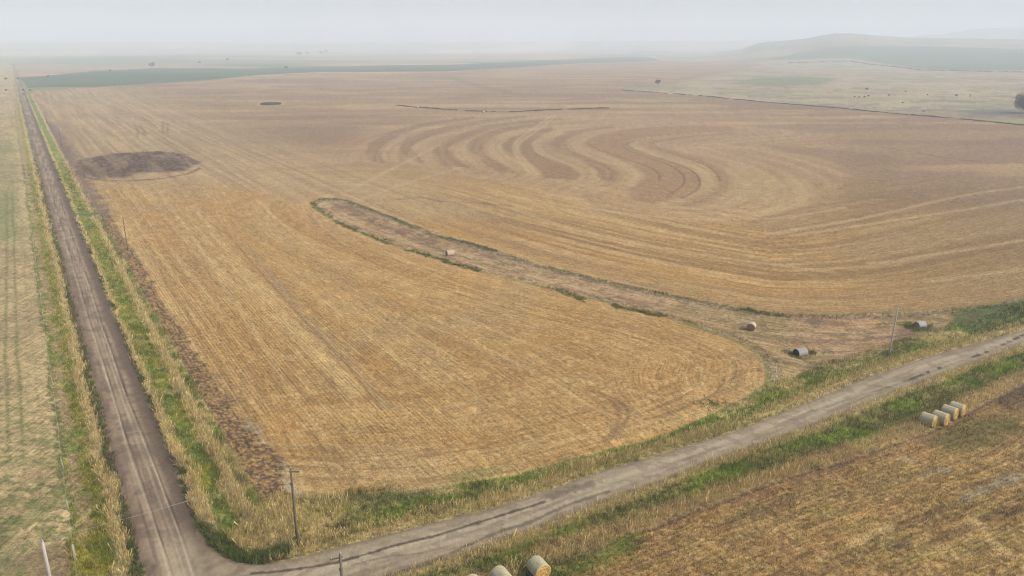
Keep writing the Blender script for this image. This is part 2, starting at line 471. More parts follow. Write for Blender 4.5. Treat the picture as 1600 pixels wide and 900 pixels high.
    gc = mix(gc, alb(204, 184, 142), sstep(1.5, 0.3, np.abs(dE - 0.9)) * sstep(0.4, 0.6, N1) * 0.9)
    col = col * (1 - gm[:, None]) + gc * gm[:, None]
    U = np.where(g < 0, dU, U); V = np.where(g < 0, tU, V)
    zone[(g < 0)] = 9
    VH[g < 0] = np.where(np.minimum(dU, dE)[g < 0] < 2.2, 0.4, 0.16)
    VT[g < 0] = 0
    # ---- stubble fields
    fd = sd_poly(X, Y, FIELD, 80)
    fm = sstep(0.5, -0.5, fd + 0.9 * (N1 - 0.5)) * np.where(t < 205, sstep(-0.4, 0.8, q - plowE + 2.2 * (N1 - .5)), (q > 6.0) * 1.0)
    near = (dE < 190) & (sE < 0) & (fd < 0) & (Y < 330) & (s < 160)
    dW = np.maximum(q - 6.9, 0)
    # near field: passes fan out between the road side and the waterway
    side = (X - gp(488, 318)[0]) * 0 
    nd = sd_poly(X, Y, [off_r1(5, -10)] + NEAR_S + NEAR_E[1:] + gpl([(470, 306), (400, 292), (300, 284), (130, 280)]) + [off_r1(5, 210)], 80)
    isnear = (nd < 0) & (fd < 6)
    nsoft = np.where((t > 100) & (dE > 3), sstep(14, -14, nd + 14 * (N2 - .5)), (nd < 0) * 1.0)
    f = dW / (dW + dE + 1e-3)
    Un = np.where(dW < dE, dW * (0.6 + 0.4) , 0)
    Un = f * 62.0
    rowsn = sstep(40, 26, dW) * 1.0
    dS, sS, tS = dist_pl(X, Y, NEAR_S, 60)
    head = sstep(17, 9, dS + 5 * (N2 - .5))
    # upper field
    Uu = dU
    U = np.where((fd < 0), np.where(isnear, np.where(dE > 25, dW, dE + 200), Uu), U)
    V = np.where((fd < 0), np.where(isnear, t, tU), V)
    rows = np.where(isnear & (fd < 0), rowsn * (1 - head), rows)
    dN, sN, tN = dist_pl(X, Y, smooth_pl(NEAR_S[1:] + NEAR_E[1:], 3), 90)
    wq = dW + 0.0022 * np.maximum(dW, 0) ** 2 * np.sin(t / 60.0)
    we = sstep(36, 20, dN + 6 * (N2 - .5)) * sstep(4, 14, dW - 0.3 * (dS < 25) * dW)
    st1 = fbm(dN / 1.1, tN / 60, 51, 3)
    stw = fbm(wq / 1.1, t / 60, 53, 3)
    sn = stw * (1 - we) + st1 * we
    st2 = fbm(wq / 5.0, t / 90, 52, 2) * (1 - we) + fbm(dN / 5.0, tN / 90, 50, 2) * we
    a = np.tile(C['stub'], (n, 1))
    a = mix(a, C['stub_or'], sstep(0.45, 0.62, st2) * 0.5)
    a = mix(a, C['stub_or'], sstep(24, 3, dE) * 0.55)
    for uu, vv, ww_, hw in ((wq, t, 1 - we, 8.6), (dN, tN, we, 7.8)):
        ph = (uu + 1.2 * (fbm(vv / 40, uu / 60, 18, 2) - .5)) / hw
        fr = np.abs(ph - np.round(ph)) * hw
        gate = sstep(0.35, 0.6, fbm(vv / 25, np.round(ph) * 7.7, 17, 2))
        a = mix(a, C['stub_pale'], sstep(0.8, 0.2, fr + .5 * (N1 - .5)) * ww_ * gate * 0.55)
        fr2 = np.abs(np.abs(ph - np.floor(ph) - 0.5) * hw - 1.5)
        a = mix(a, C['stub_br'] * .9, sstep(0.4, 0.1, fr2 + .4 * (N1 - .5)) * ww_ * (1 - gate) * 0.4)
        wv = np.sin(np.pi * ph)
        a = mix(a, C['stub_pale'], sstep(0.1, 0.9, wv) * ww_ * 0.26)
        a = mix(a, alb(178, 136, 78), sstep(-0.1, -0.9, wv) * ww_ * 0.42)
    sso = 0.35 + 0.65 * sstep(30, 20, dW)
    a = mix(a, C['stub_pale'], sstep(0.52, 0.68, sn) * 0.5 * sso)
    a = mix(a, C['stub_br'], sstep(0.46, 0.32, sn) * 0.45 * sso)
    a = mix(a, C['stub_grey'], sstep(0.56, 0.68, N3 * 0.6 + N2 * 0.4) * 0.5)
    a = mix(a, C['stub_br'] * 1.05, sstep(70, 8, t) * sstep(8, 30, dS) * 0.22)
    a = mix(a, mix(np.tile(C['stub'], (n, 1)), C['stub_grey'], sstep(.45, .7, N2)), head * 0.5)
    a = mix(a, C['stub_or'], sstep(0.5, 0.66, fbm(X / 11, Y / 8, 25, 3)) * 0.4)
    a = mix(a, C['stub_pale'], sstep(0.55, 0.68, fbm(X / 1.1, Y / 0.9, 20, 3)) * 0.4)
    a = mix(a, C['stub_pale'], head * sstep(0.55, 0.65, fbm(dS / 1.0, tS / 14, 54, 3)) * 0.45)
    a = mix(a, C['stub_br'], head * sstep(0.44, 0.34, fbm(dS / 0.7, tS / 12, 55, 3)) * 0.5)
    for pts, c, w, o in (([(380, 380), (440, 450), (475, 495), (510, 535), (560, 585), (605, 635)], 'stub_grey', 1.0, 0.9),
                         ([(350, 360), (420, 440), (455, 480), (505, 530), (560, 590), (595, 640)], 'stub_br', 0.3, 0.7),
                         ([(300, 320), (380, 420), (450, 500), (520, 570), (555, 620)], 'stub_pale', 1.0, 0.55),
                         ([(480, 335), (520, 375), (600, 420), (720, 462), (860, 500), (1000, 530)], 'stub_br', 0.35, 0.6),
                         ([(420, 345), (470, 400), (600, 470), (700, 520), (800, 575)], 'stub_grey', 0.9, 0.55),
                         ([(530, 440), (620, 510), (700, 575), (760, 640)], 'stub_grey', 1.1, 0.5),
                         ([(590, 480), (700, 520), (840, 580), (930, 640), (985, 660)], 'stub_pale', 0.5, 0.5),
                         ([(850, 590), (950, 600), (1060, 630), (1080, 600), (1050, 570)], 'stub_pale', 0.5, 0.5),
                         ([(250, 400), (250, 430), (300, 500), (350, 590), (420, 690)], 'stub_br', 0.3, 0.5),
                         ([(1090, 582), (1095, 600), (1070, 620), (1020, 640)], 'soil_lt', 0.4, 0.7),
                         ([(1130, 590), (1125, 610), (1090, 632), (1010, 655)], 'soil_lt', 0.4, 0.7),
                         ([(940, 615), (975, 630), (985, 650), (960, 680)], 'soil_lt', 0.4, 0.7),
                         ([(925, 610), (965, 632), (970, 655), (945, 690)], 'soil_lt', 0.4, 0.7),
                         ([(250, 300), (330, 410), (400, 520), (470, 640), (520, 700)], 'stub_pale', 0.6, 0.45),
                         ([(560, 365), (640, 415), (760, 460), (900, 500), (1020, 530), (1110, 565)], 'stub_pale', 0.6, 0.5),
                         ([(400, 310), (450, 360), (540, 420), (680, 480), (830, 540), (960, 580), (1040, 600)], 'stub_pale', 0.6, 0.45),
                         ([(1000, 500), (1090, 535), (1150, 565), (1165, 595), (1130, 615), (1040, 640)], 'stub_br', 0.5, 0.5),
                         ([(960, 520), (1050, 550), (1100, 575), (1100, 600), (1060, 618)], 'stub_pale', 0.5, 0.5),
                         ([(540, 640), (580, 665), (700, 672), (860, 650)], 'stub_pale', 0.4, 0.4)):
        dd = dist_pl(X, Y, smooth_pl(gpl(pts)), 12)[0]
        a = mix(a, C[c], sstep(w * 1.5, w * 0.3, dd + w * 0.9 * (N1 - .5)) * o * (0.55 + 0.6 * N1.clip(0, .75)))
    # upper field colours
    b = np.tile(C['stub'], (n, 1))
    su1 = fbm(dU / 1.8, tU / 60, 56, 3)
    su2 = fbm(dU / 7.0, tU / 160, 57, 2)
    su3 = fbm(dU / 22, tU / 300, 58, 2)
    b = mix(b, C['stub_or'], sstep(34, 4, dU + 14 * (su2 - .5)) * 0.85)
    b = mix(b, C['stub_br'], sstep(0.50, 0.36, su2) * 0.45)
    b = mix(b, C['stub_pale'], sstep(0.52, 0.68, su1) * 0.55)
    b = mix(b, C['stub_br'], sstep(0.44, 0.32, su1) * 0.5)
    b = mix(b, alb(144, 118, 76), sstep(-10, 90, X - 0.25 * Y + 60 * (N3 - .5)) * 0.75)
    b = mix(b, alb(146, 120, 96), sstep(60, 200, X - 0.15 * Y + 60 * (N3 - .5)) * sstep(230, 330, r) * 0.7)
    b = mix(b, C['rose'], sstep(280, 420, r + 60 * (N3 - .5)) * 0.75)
    b = mix(b, C['stub_grey'], sstep(0.54, 0.66, su3) * 0.4)
    b = mix(b, C['rose'] * 0.8, sstep(0.50, 0.40, fbm(X / 170, Y / 40, 59, 3)) * sstep(380, 480, r) * 0.6)
    b = mix(b, C['stub_pale'], sstep(0.56, 0.66, fbm(X / 120, Y / 22, 60, 3)) * sstep(330, 430, r) * 0.4)
    # north-west part: passes run away from the eye, beside the left road
    nw = sstep(150, 60, q) * sstep(120, 150, t)
    w1 = fbm(q / 1.9 + 0.6 * fbm(t / 60, q / 60, 61, 2), t / 80, 62, 3)
    b = mix(b, alb(192, 166, 124), nw * 0.75)
    b = mix(b, C['stub_pale'], nw * sstep(0.52, 0.66, w1) * 0.4)
    b = mix(b, C['stub_br'], nw * sstep(0.46, 0.34, w1) * 0.4)
    # strips on the contour
    zone_c = sd_poly(X, Y, gpl([(540, 250), (560, 205), (700, 185), (900, 175), (1100, 190), (1300, 210), (1330, 275), (1250, 325), (1100, 345), (960, 335), (800, 290), (620, 262)]), 60)
    zc = sstep(15, -15, zone_c)
    b = mix(b, alb(196, 164, 118), zc * 0.6)
    wob = 5.0 * (N2 - 0.5)
    dc, sc_, tc_ = dist_pl(X, Y, smooth_pl(z2(LINES2[0])), 260)
    cst = fbm((dc * sc_ + 300) / 2.6, tc_ / 70, 68, 3)
    for P_ in [z1(p_) for p_ in STRIPS1]:
        dd = sd_poly(X, Y, P_, 25)
        b = mix(b, alb(152, 118, 82), sstep(1.6, -1.2, dd + wob * .5) * 0.72 * (0.45 + 1.1 * cst))
    b = mix(b, alb(150, 120, 84), zc * sstep(0.46, 0.34, cst) * 0.25)
    b = mix(b, alb(214, 186, 138), zc * sstep(0.54, 0.66, cst) * 0.28)
    for i_, p_ in enumerate(STRIPS2):
        dd = sd_poly(X, Y, z2(p_), 25)
        b = mix(b, alb(164, 126, 86) if i_ == 0 else alb(152, 122, 88), sstep(2.0, -2.0, dd + wob * .6) * (0.6, 0.5, 0.6, 0.4)[i_] * (0.6 + .7 * cst))
    for p_ in PALE2:
        dd = dist_pl(X, Y, smooth_pl(z2(p_)), 20)[0]
        b = mix(b, alb(206, 176, 126), sstep(3.8, 0.8, dd + wob * .4) * 0.42)
    for p_ in LINES2:
        dd = dist_pl(X, Y, smooth_pl(z2(p_)), 20)[0]
        b = mix(b, alb(118, 88, 64), sstep(0.9, 0.2, dd) * 0.6)
    for pts in ([(870, 180), (845, 200), (812, 222), (806, 235), (825, 255), (838, 272)], [(862, 180), (836, 200), (805, 220), (802, 236), (818, 258), (830, 272)],
                [(530, 325), (620, 290), (720, 262)], [(540, 300), (640, 250), (690, 225)], [(1600, 292), (1500, 305), (1400, 330), (1300, 350), (1200, 365)], [(1600, 312), (1480, 332), (1360, 350), (1240, 368)],
                [(1600, 375), (1450, 400), (1360, 412)], [(1600, 420), (1450, 440)], [(1320, 325), (1200, 345), (1000, 340), (760, 300)], [(780, 320), (900, 360), (1100, 400), (1300, 425)]):
        dd = dist_pl(X, Y, smooth_pl(gpl(pts)), 12)[0]
        b = mix(b, alb(214, 186, 136), sstep(1.8, 0.3, dd + 1.2 * (N1 - .5)) * 0.55)
    for pts in ([(620, 312), (660, 308), (690, 315), (740, 316), (800, 322)], [(950, 122), (960, 123)], [(700, 440 - 60), (760, 385)], [(1600, 255), (1500, 250), (1380, 230)],
                [(210, 195), (216, 205), (214, 215)], [(218, 195), (226, 206), (226, 212)], [(255, 190), (254, 207)], [(262, 192), (262, 207)], [(222, 183), (246, 200)]):
        dd = dist_pl(X, Y, gpl(pts), 12)[0]
        b = mix(b, C['stub_br'] * 0.7, sstep(1.6, 0.2, dd + 1.5 * (N1 - .5)) * 0.6)
    dd = dist_pl(X, Y, smooth_pl(gpl([(620, 165), (680, 170), (740, 174), (800, 175), (880, 171), (950, 169)])), 30)[0]
    b = mix(b, alb(96, 88, 66), sstep(3.5, 0.8, dd + 2 * (N1 - .5)) * 0.85)
    for pts in ([(700, 120), (745, 134), (800, 146)], [(1000, 120), (1060, 124), (1120, 113)], [(950, 128), (985, 124)]):
        dd = dist_pl(X, Y, gpl(pts), 60)[0]
        b = mix(b, C['rose'] * 0.7, sstep(16, 4, dd) * 0.5)
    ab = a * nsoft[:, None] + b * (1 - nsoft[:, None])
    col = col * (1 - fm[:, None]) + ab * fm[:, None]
    zone[(fd < 0) & (q > 6) & ~ispl] = 3
    zone[(fd < 0) & isnear & ~ispl] = 4
    VH[(fd < 0) & (q > plowE)] = 0.2
    VH[ispl] = 0.10; VT[ispl] = 0; VT[fd < 0] = 0
    # burnt / ploughed patch by the approach
    pd = sd_poly(X, Y, PATCH, 60)
    sp = fbm(s / 2.5, t / 26, 63, 3)
    m = sstep(2.5, -2.5, pd + 8 * (N2 - .5) + 4 * (N1 - .5)) * (0.72 + 0.28 * sstep(0.62, 0.45, fbm(X / 1.3, Y / 1.3, 28, 3)))
    pc = mix(np.tile(alb(92, 68, 54), (n, 1)), alb(146, 122, 98), sstep(0.48, 0.66, sp) * 0.75)
    col = col * (1 - m[:, None]) + pc * m[:, None]
    zone[pd < 0] = 8
    dd = dist_pl(X, Y, smooth_pl(gpl([(312, 262), (300, 270), (260, 279), (200, 283), (150, 282), (120, 272)])), 12)[0]
    col = mix(col, alb(104, 84, 72), sstep(1.6, 0.3, dd + 1.0 * (N1 - .5)) * 0.8)
    # dark strip north of the patch
    m = sstep(5.4, 5.9, q + j) * sstep(12.5, 8.5, q + 5 * (N1 - .5)) * sstep(190, 200, t) * sstep(640, 520, t)
    col = mix(col, alb(128, 106, 94), m * 0.75)
    # ---- island of reeds, right pasture, far green field
    dd = sd_poly(X, Y, ISLAND, 40)
    col = mix(col, alb(84, 92, 60), sstep(1.5, -1.5, dd))
    col = mix(col, C['stub_pale'], sstep(6, 2, dd) * sstep(-1, 2, dd) * 0.5)
    pdx = sd_poly(X, Y, PAST_R, 200)
    m = sstep(2, -2, pdx)
    pc = mix(np.tile(C['pr'], (n, 1)), C['pr_green'], sstep(0.5, 0.64, fbm(X / 90, Y / 55, 64, 3)) * 0.55)
    pc = mix(pc, C['rose'], sstep(0.55, 0.66, fbm(X / 70, Y / 60, 65, 3)) * 0.5)
    pc = mix(pc, C['pr_grey'], sstep(0.58, 0.66, fbm(X / 24, Y / 16, 66, 3)) * 0.6)
    dd = sd_poly(X, Y, gpl([(1140, 130), (1180, 122), (1260, 120), (1310, 124), (1280, 132), (1200, 134)]), 80)
    pc = mix(pc, C['gfar2'] * 0.9, sstep(10, -10, dd) * 0.7)
    dd = sd_poly(X, Y, gpl([(1480, 174), (1530, 171), (1600, 170), (1760, 168), (1760, 185), (1600, 185), (1540, 180)]), 60)
    pc = mix(pc, alb(116, 112, 104), sstep(6, -6, dd + 12 * (N2 - .5)) * 0.8)
    for pts in ([(1400, 119), (1440, 121), (1500, 126)], [(1405, 125), (1460, 126)], [(1370, 122), (1420, 124), (1490, 127)], [(1330, 137), (1400, 142)]):
        dd = dist_pl(X, Y, gpl(pts), 60)[0]
        pc = mix(pc, C['pr_grey'], sstep(9, 2, dd) * 0.6)
    col = col * (1 - m[:, None]) + pc * m[:, None]
    zone[pdx < 0] = 6
    dd = dist_pl(X, Y, gpl([(970, 141), (1100, 150), (1200, 160), (1300, 168), (1400, 178), (1500, 186), (1600, 196), (1760, 212)]), 30)[0]
    col = mix(col, alb(92, 88, 64), sstep(2.6, 0.8, dd + 1.5 * (N1 - .5)) * 0.9)
    gd = sd_poly(X, Y, GREEN_FAR, 200)
    gcx = mix(np.tile(C['gfar'], (n, 1)), C['gfar2'], sstep(0.5, 0.65, fbm(X / 200, Y / 90, 67, 2)) * 0.35)
    m = sstep(3, -3, gd)
    col = col * (1 - m[:, None]) + gcx * m[:, None]
    zone[gd < 0] = 7
    dd = dist_pl(X, Y, gpl([(1016, 90), (1026, 92), (1036, 94), (1048, 95)]), 40)[0]
    col = mix(col, C['stub_pale'] * 1.2, sstep(12, 3, dd))
    # ---- band between the field and road 2, north side
    nb = (fd > -0.5) & (g > -6) & (p2 > -0.5) & (s > R1W + 6) & (Y < 260) & (dist_pl(X, Y, R2_UP, 1e9)[1] < 0)
    vn = np.zeros(n); vn[nb] = 1
    vcol = mix(np.tile(alb(150, 146, 82), (n, 1)), C['green'], sstep(0.42, 0.58, fbm(X / 6, Y / 4, 71, 3)) * 0.85)
    vcol = mix(vcol, C['tan'], sstep(0.48, 0.60, fbm(X / 5, Y / 3, 72, 4)) * 0.65)
    vcol = mix(vcol, C['green_dk'], sstep(0.56, 0.64, fbm(X / 3.3, Y / 2.4, 73, 3)) * 0.6)
    vcol = mix(vcol, C['tan'], sstep(2.6, 1.2, np.abs(p2 - 1.6) + 1.0 * (N1 - .5)) * 0.75)
    vcol = mix(vcol, C['green'], sstep(1.6, 0.8, np.abs(p2 - 3.4) + 1.2 * (N1 - .5)) * 0.75)
    vm = vn * np.where(g < 0, sstep(9.5, 7.0, p2 + 4 * (N1 - .5)), 1.0)
    col = col * (1 - vm[:, None]) + vcol * vm[:, None]
    VH[vm > 0.4] = (0.35 + 0.6 * fbm(X / 4, Y / 3, 74, 2))[vm > 0.4]
    VH[(vm > .4) & (np.abs(p2 - 2.0 + 1.2 * (N1 - .5)) < 0.9)] = 1.0
    VT[vm > 0.4] = 0
    dd = sd_poly(X, Y, gpl([(352, 850), (395, 805), (425, 780), (570, 779), (520, 812), (486, 850), (450, 868), (400, 872)]), 20)
    tm = sstep(0.8, -0.8, dd + 2.2 * (N1 - .5)) * (p2 > 0)
    col = mix(col, mix(np.tile(C['tan'], (n, 1)), C['green_yel'], sstep(.45, .6, fbm(X / 2, Y / 1.5, 78, 2)) * .6), tm * 0.85)
    VH[tm > 0.5] = 1.0; VT[tm > 0.5] = 0
    for poly, c, o in (([(1480, 490), (1530, 480), (1600, 470), (1700, 450), (1700, 478), (1600, 508), (1520, 522), (1500, 512)], alb(86, 104, 50), 0.85),
                       ([(640, 790), (700, 783), (770, 762), (760, 770), (700, 792)], alb(128, 104, 84), 0.7),
                       ([(505, 833), (530, 812), (560, 800), (545, 822), (515, 845)], alb(110, 94, 70), 0.8),
                       ([(890, 722), (915, 716), (940, 720), (925, 730), (900, 730)], C['stub_pale'], 0.9),
                       ([(470, 775), (560, 770), (680, 765), (640, 785), (560, 790), (490, 788)], alb(110, 118, 66), 0.7),
                       ([(1095, 632), (1115, 626), (1140, 630), (1120, 638)], C['green_dk'], 0.8),
                       ([(690, 745), (760, 728), (800, 722), (780, 738), (720, 755)], C['past_green'], 0.5),
                       ([(900, 742), (960, 722), (1100, 680), (1240, 640), (1200, 655), (1060, 695), (980, 720)], C['green'], 0.55)):
        dd = sd_poly(X, Y, gpl(poly), 20)
        col = mix(col, c, sstep(1.0, -1.0, dd + 2.0 * (N1 - .5)) * o)
    # ---- south side of road 2: verge, then the near right-hand field
    d2, s2, t2 = dist_pl(X, Y, FIELD2_EDGE)
    dl, sl, tl = dist_pl(X, Y, R2_LO)
    south = (sl > 0) & (p2 > -0.5) & (s > R1W + 1)
    infield = (s2 > 0) & (s > R1W)
    sv = np.where(south & ~infield, 1.0, 0.0)
    vcol = mix(np.tile(alb(140, 136, 74), (n, 1)), C['green'], sstep(0.44, 0.58, fbm(X / 6, Y / 4, 75, 3)) * 0.9)
    vcol = mix(vcol, C['green_dk'], sstep(0.54, 0.64, fbm(X / 3.0, Y / 2.4, 76, 3)) * 0.6)
    vcol = mix(vcol, C['tan'] * 0.9, sstep(1.8, 0.6, p2 + 1.2 * (N1 - .5)) * 0.8)
    vcol = mix(vcol, alb(216, 180, 124), sstep(4.2, 2.2, d2 + 2.0 * (N1 - .5)) * 0.8)
    col = col * (1 - sv[:, None]) + vcol * sv[:, None]
    VH[sv > 0.5] = (0.4 + 0.55 * fbm(X / 4, Y / 3, 77, 2))[sv > 0.5]
    VH[(sv > 0.5) & ((p2 + 1.2 * (N1 - .5) < 1.5) | (d2 + 1.5 * (N1 - .5) < 2.0))] = 1.0; VT[sv > 0.5] = 0
    fi = sstep(-0.5, 0.5, np.where(infield, d2, -d2)) * (s > R1W + 1)
    fc = mix(np.tile(C['f2'], (n, 1)), C['f2_green'], sstep(0.48, 0.66, fbm(t2 / 12, d2 / 1.6, 81, 4)) * 0.5)
    fc = mix(fc, C['f2_dk'], sstep(0.54, 0.70, fbm(t2 / 14, d2 / 1.5, 82, 4)) * 0.55)
    fc = mix(fc, C['f2_red'], sstep(0.50, 0.70, fbm(X / 5, Y / 4, 83, 4)) * 0.5)
    fc = mix(fc, alb(150, 104, 78), sstep(5, 1.0, d2 + 4 * (N1 - .5)) * 0.3)
    fc = mix(fc, alb(100, 74, 60), sstep(0.9, 0.2, d2) * 0.8)
    fc = mix(fc, C['stub_pale'], sstep(0.70, 0.78, fbm(t2 / 6, d2 / 1.0, 84, 3)) * 0.4)
    fc = mix(fc, C['stub_pale'], sstep(0.56, 0.7, fbm(X / 0.5, Y / 0.5, 86, 2)) * 0.45)
    fc = mix(fc, C['f2_dk'] * 0.7, sstep(0.42, 0.3, fbm(X / 0.6, Y / 0.5, 87, 2)) * 0.4)
    fc = mix(fc, C['f2_dk'] * 0.9, sstep(0.58, 0.68, fbm(t2 / 9, d2 / 0.5, 27, 3)) * 0.4)
    dd = sd_poly(X, Y, gpl([(1545, 602), (1600, 580), (1700, 560), (1700, 610), (1600, 640), (1560, 632), (1530, 625)]), 20)
    fc = mix(fc, alb(92, 74, 66), sstep(1.5, -1.5, dd + 3 * (N1 - .5)) * 0.75)
    dd = sd_poly(X, Y, gpl([(1440, 690), (1500, 660), (1600, 640), (1600, 670), (1540, 700), (1480, 706)]), 20)
    fc = mix(fc, alb(112, 108, 58), sstep(1.5, -1.5, dd + 3 * (N1 - .5)) * 0.75)
    for pts, c in (([(1330, 848), (1360, 835), (1390, 822)], C['stub_pale'] * 1.1), ([(1520, 812), (1550, 845), (1580, 870)], C['stub_pale']), ([(1510, 780), (1560, 755), (1600, 742)], alb(170, 160, 130)),
                   ([(1440, 745), (1455, 738), (1480, 735)], alb(200, 184, 148)), ([(1410, 716), (1422, 718)], alb(200, 184, 148)), ([(1400, 855), (1420, 850)], alb(90, 74, 60)), ([(1575, 805), (1590, 795)], alb(90, 74, 60))):
        dd = dist_pl(X, Y, gpl(pts), 12)[0]
        fc = mix(fc, c, sstep(0.9, 0.2, dd + 1.2 * (N1 - .5)) * 0.75)
    dd = sd_poly(X, Y, gpl([(800, 870), (880, 880), (940, 850), (1000, 835), (985, 860), (930, 890), (860, 910), (780, 905)]), 20)
    col = col * (1 - fi[:, None]) + fc * fi[:, None]
    col = mix(col, C['green_dk'] * 0.8 + C['green'] * 0.5, sstep(1.5, -1.5, dd + 3 * (N1 - .5)) * 0.8 * (s > R1W + 2))
    zone[infield] = 10
    rows[infield] = 0.55
    VH[infield] = (0.18 + 0.35 * fbm(X / 3, Y / 3, 85, 2))[infield]; VT[infield] = 0
    U = np.where(infield, d2, U); V = np.where(infield, t2, V)
    # ---- road 2
    rm = sstep(0.25, -0.25, p2 + 0.5 * (NF - .5) + 0.6 * (N1 - .5))
    c = (dl / (dl + dist_pl(X, Y, R2_UP, 60)[0] + 1e-6))
    rc = mix(np.tile(C['road'], (n, 1)), C['mud'], sstep(0.36, 0.50, np.abs(c - 0.5) + 0.10 * (N1 - .5)) * 0.85)
    rc = mix(rc, C['road_pale'], sstep(0.16, 0.02, np.abs(c - 0.62 + 0.1 * (N2 - .5))) * 0.55)
    rc = mix(rc, C['road_pale'], sstep(0.10, 0.02, np.abs(c - 0.36 + 0.1 * (N2 - .5))) * 0.35)
    rc = mix(rc, C['mud'], sstep(0.50, 0.68, fbm(tl / 7, dl / 0.7, 91, 3)) * 0.6)
    rc = mix(rc, alb(150, 132, 112), sstep(0.52, 0.66, fbm(X / 1.4, Y / 1.1, 79, 4)) * 0.5)
    for pts, w, o in (([(395, 898), (425, 896), (475, 890), (532, 880), (575, 867), (625, 852), (675, 841), (725, 825), (800, 802), (850, 786)], 0.20, 0.9),
                      ([(600, 905), (625, 897), (675, 880), (750, 845), (800, 825), (825, 820), (887, 790), (950, 770)], 0.24, 0.6),
                      ([(860, 778), (890, 768), (925, 758)], 0.6, 0.55),
                      ([(550, 885), (600, 872), (660, 866)], 0.12, 0.4), ([(700, 862), (760, 846), (830, 830)], 0.12, 0.4),
                      ([(1250, 650), (1400, 602), (1440, 588), (1480, 573), (1540, 552), (1590, 530)], 0.16, 0.35)):
        dd = dist_pl(X, Y, smooth_pl(gpl(pts)), 5)[0]
        rc = mix(rc, C['mud_dark'], sstep(w * 1.7, w * 0.4, dd + w * 1.4 * (NF - .5)) * o)
    dd, _, tt = dist_pl(X, Y, smooth_pl(gpl([(1250, 656), (1340, 626), (1432, 590), (1470, 575), (1500, 566), (1550, 548), (1600, 524)])), 5)
    pdl = sstep(0.48, 0.56, fbm(tt / 1.1, tt * 0 + 3, 92, 2)) * sstep(12, 34, tt)
    rc = mix(rc, alb(74, 66, 62), sstep(0.42, 0.18, dd + 0.25 * (NF - .5)) * pdl)
    col = col * (1 - rm[:, None]) + rc * rm[:, None]
    zone[p2 < 0] = 2
    # ---- road 1
    a = np.minimum(s, R1W - s)
    rm1 = sstep(-0.25, 0.25, a + 0.4 * (NF - .5) + 0.7 * (fbm(t / 3.5, s / 9, 93, 2) - .5)) * (r < 2700)
    rm1 = rm1 * sstep(-6, -4, t + 40)
    rc = mix(np.tile(alb(182, 160, 130), (n, 1)), alb(146, 125, 102), sstep(1.7, 0.3, a + 0.7 * (N1 - .5)) * 0.85)
    rc = mix(rc, alb(116, 98, 82), sstep(4.3, 5.2, s + 0.5 * (N2 - .5)) * 0.75)  # shadow band down the road's right side, painted into its colour
    rc = mix(rc, alb(112, 102, 80), sstep(5.2, 6.4, s + 0.7 * (N1 - .5)) * 0.7)  # the painted shadow deepens towards the grass
    dr = 0.5 * (fbm(t / 30, t * 0, 94, 2) - .5)
    drift = 0.55 * sstep(60, 10, t)
    rc = mix(rc, alb(128, 108, 94), sstep(0.48, 0.66, fbm(s / 0.5, t / 9, 95, 3)) * 0.6)
    rc = mix(rc, alb(120, 102, 88), sstep(0.52, 0.66, fbm(X / 1.8, Y / 1.8, 80, 4)) * 0.5)
    for off, w, c, o in ((1.9, 0.14, 'road_pale', 0.75), (2.15, 0.10, 'mud_dark', 0.75), (2.9, 0.10, 'mud_dark', 0.35), (3.15, 0.16, 'road_pale', 0.35), (3.75, 0.11, 'road_pale', 0.8), (4.05, 0.13, 'mud_dark', 0.8), (3.4, 0.08, 'mud_dark', 0.3), (1.2, 0.1, 'mud_dark', 0.25)):
        ww = off + dr + drift * (off / 4) + 0.5 * (fbm(t / 16, t * 0 + off * 3, 19, 2) - .5)
        rc = mix(rc, C[c], np.exp(-((s - ww) / w) ** 2) * o * (0.15 + 1.5 * fbm(t / 5, s * 0 + off * 7, 96, 2)))
    rc = mix(rc, alb(120, 102, 90), sstep(0.60, 0.70, fbm(t / 0.9, s / 5, 97, 2)) * sstep(60, 100, t) * sstep(260, 180, t) * sstep(0.8, 1.6, s) * sstep(3.6, 3.0, s) * 0.5)
    for tc, sc, rr in ((27, 3.4, 1.6), (10.5, 4.4, 1.5), (36, 3.2, 1.8)):
        rc = mix(rc, alb(112, 96, 84), np.exp(-(((t - tc) / rr / 1.2) ** 2 + ((s - sc) / rr) ** 2)) * 0.55)
    rc = mix(rc, C['road_pale'], sstep(9, 0, t) * sstep(1.2, 2.2, s) * sstep(6.2, 5, s) * 0.5 * (0.5 + N1))
    rm1 = np.where(p2 < -0.3, np.minimum(rm1, sstep(R1W + 0.5, R1W - 2.0, s)), rm1)
    col = col * (1 - rm1[:, None]) + rc * rm1[:, None]
    zone[(a > 0) & (r < 2700) & (t > -46)] = 1
    for dl_ in (np.where(dE < 12, dE, 99), np.where(tU < 130, dU, 99)):
        mm = sstep(1.1, 0.3, dl_ + 1.6 * (fbm(X / 2.2, Y / 2.2, 16, 3) - .5))
        col = mix(col, alb(156, 146, 92), mm * 0.55 * sstep(0.42, 0.58, fbm(X / 6, Y / 6, 106, 2))); VH[(mm > .5) & (g < .5)] = 0.25
    WEEDS = (((488, 316), (498, 328), (518, 341)), ((522, 345), (560, 362), (606, 380)), ((640, 391), (660, 396), (700, 410), (746, 423)), ((860, 450), (885, 458), (912, 468)), ((965, 478), (1000, 486), (1032, 493)),
             ((548, 317), (600, 335), (645, 355)), ((690, 370), (730, 380), (770, 391)), ((980, 447), (1015, 455), (1060, 466)), ((1168, 485), (1190, 489), (1216, 493)), ((500, 312), (520, 310), (545, 315)))
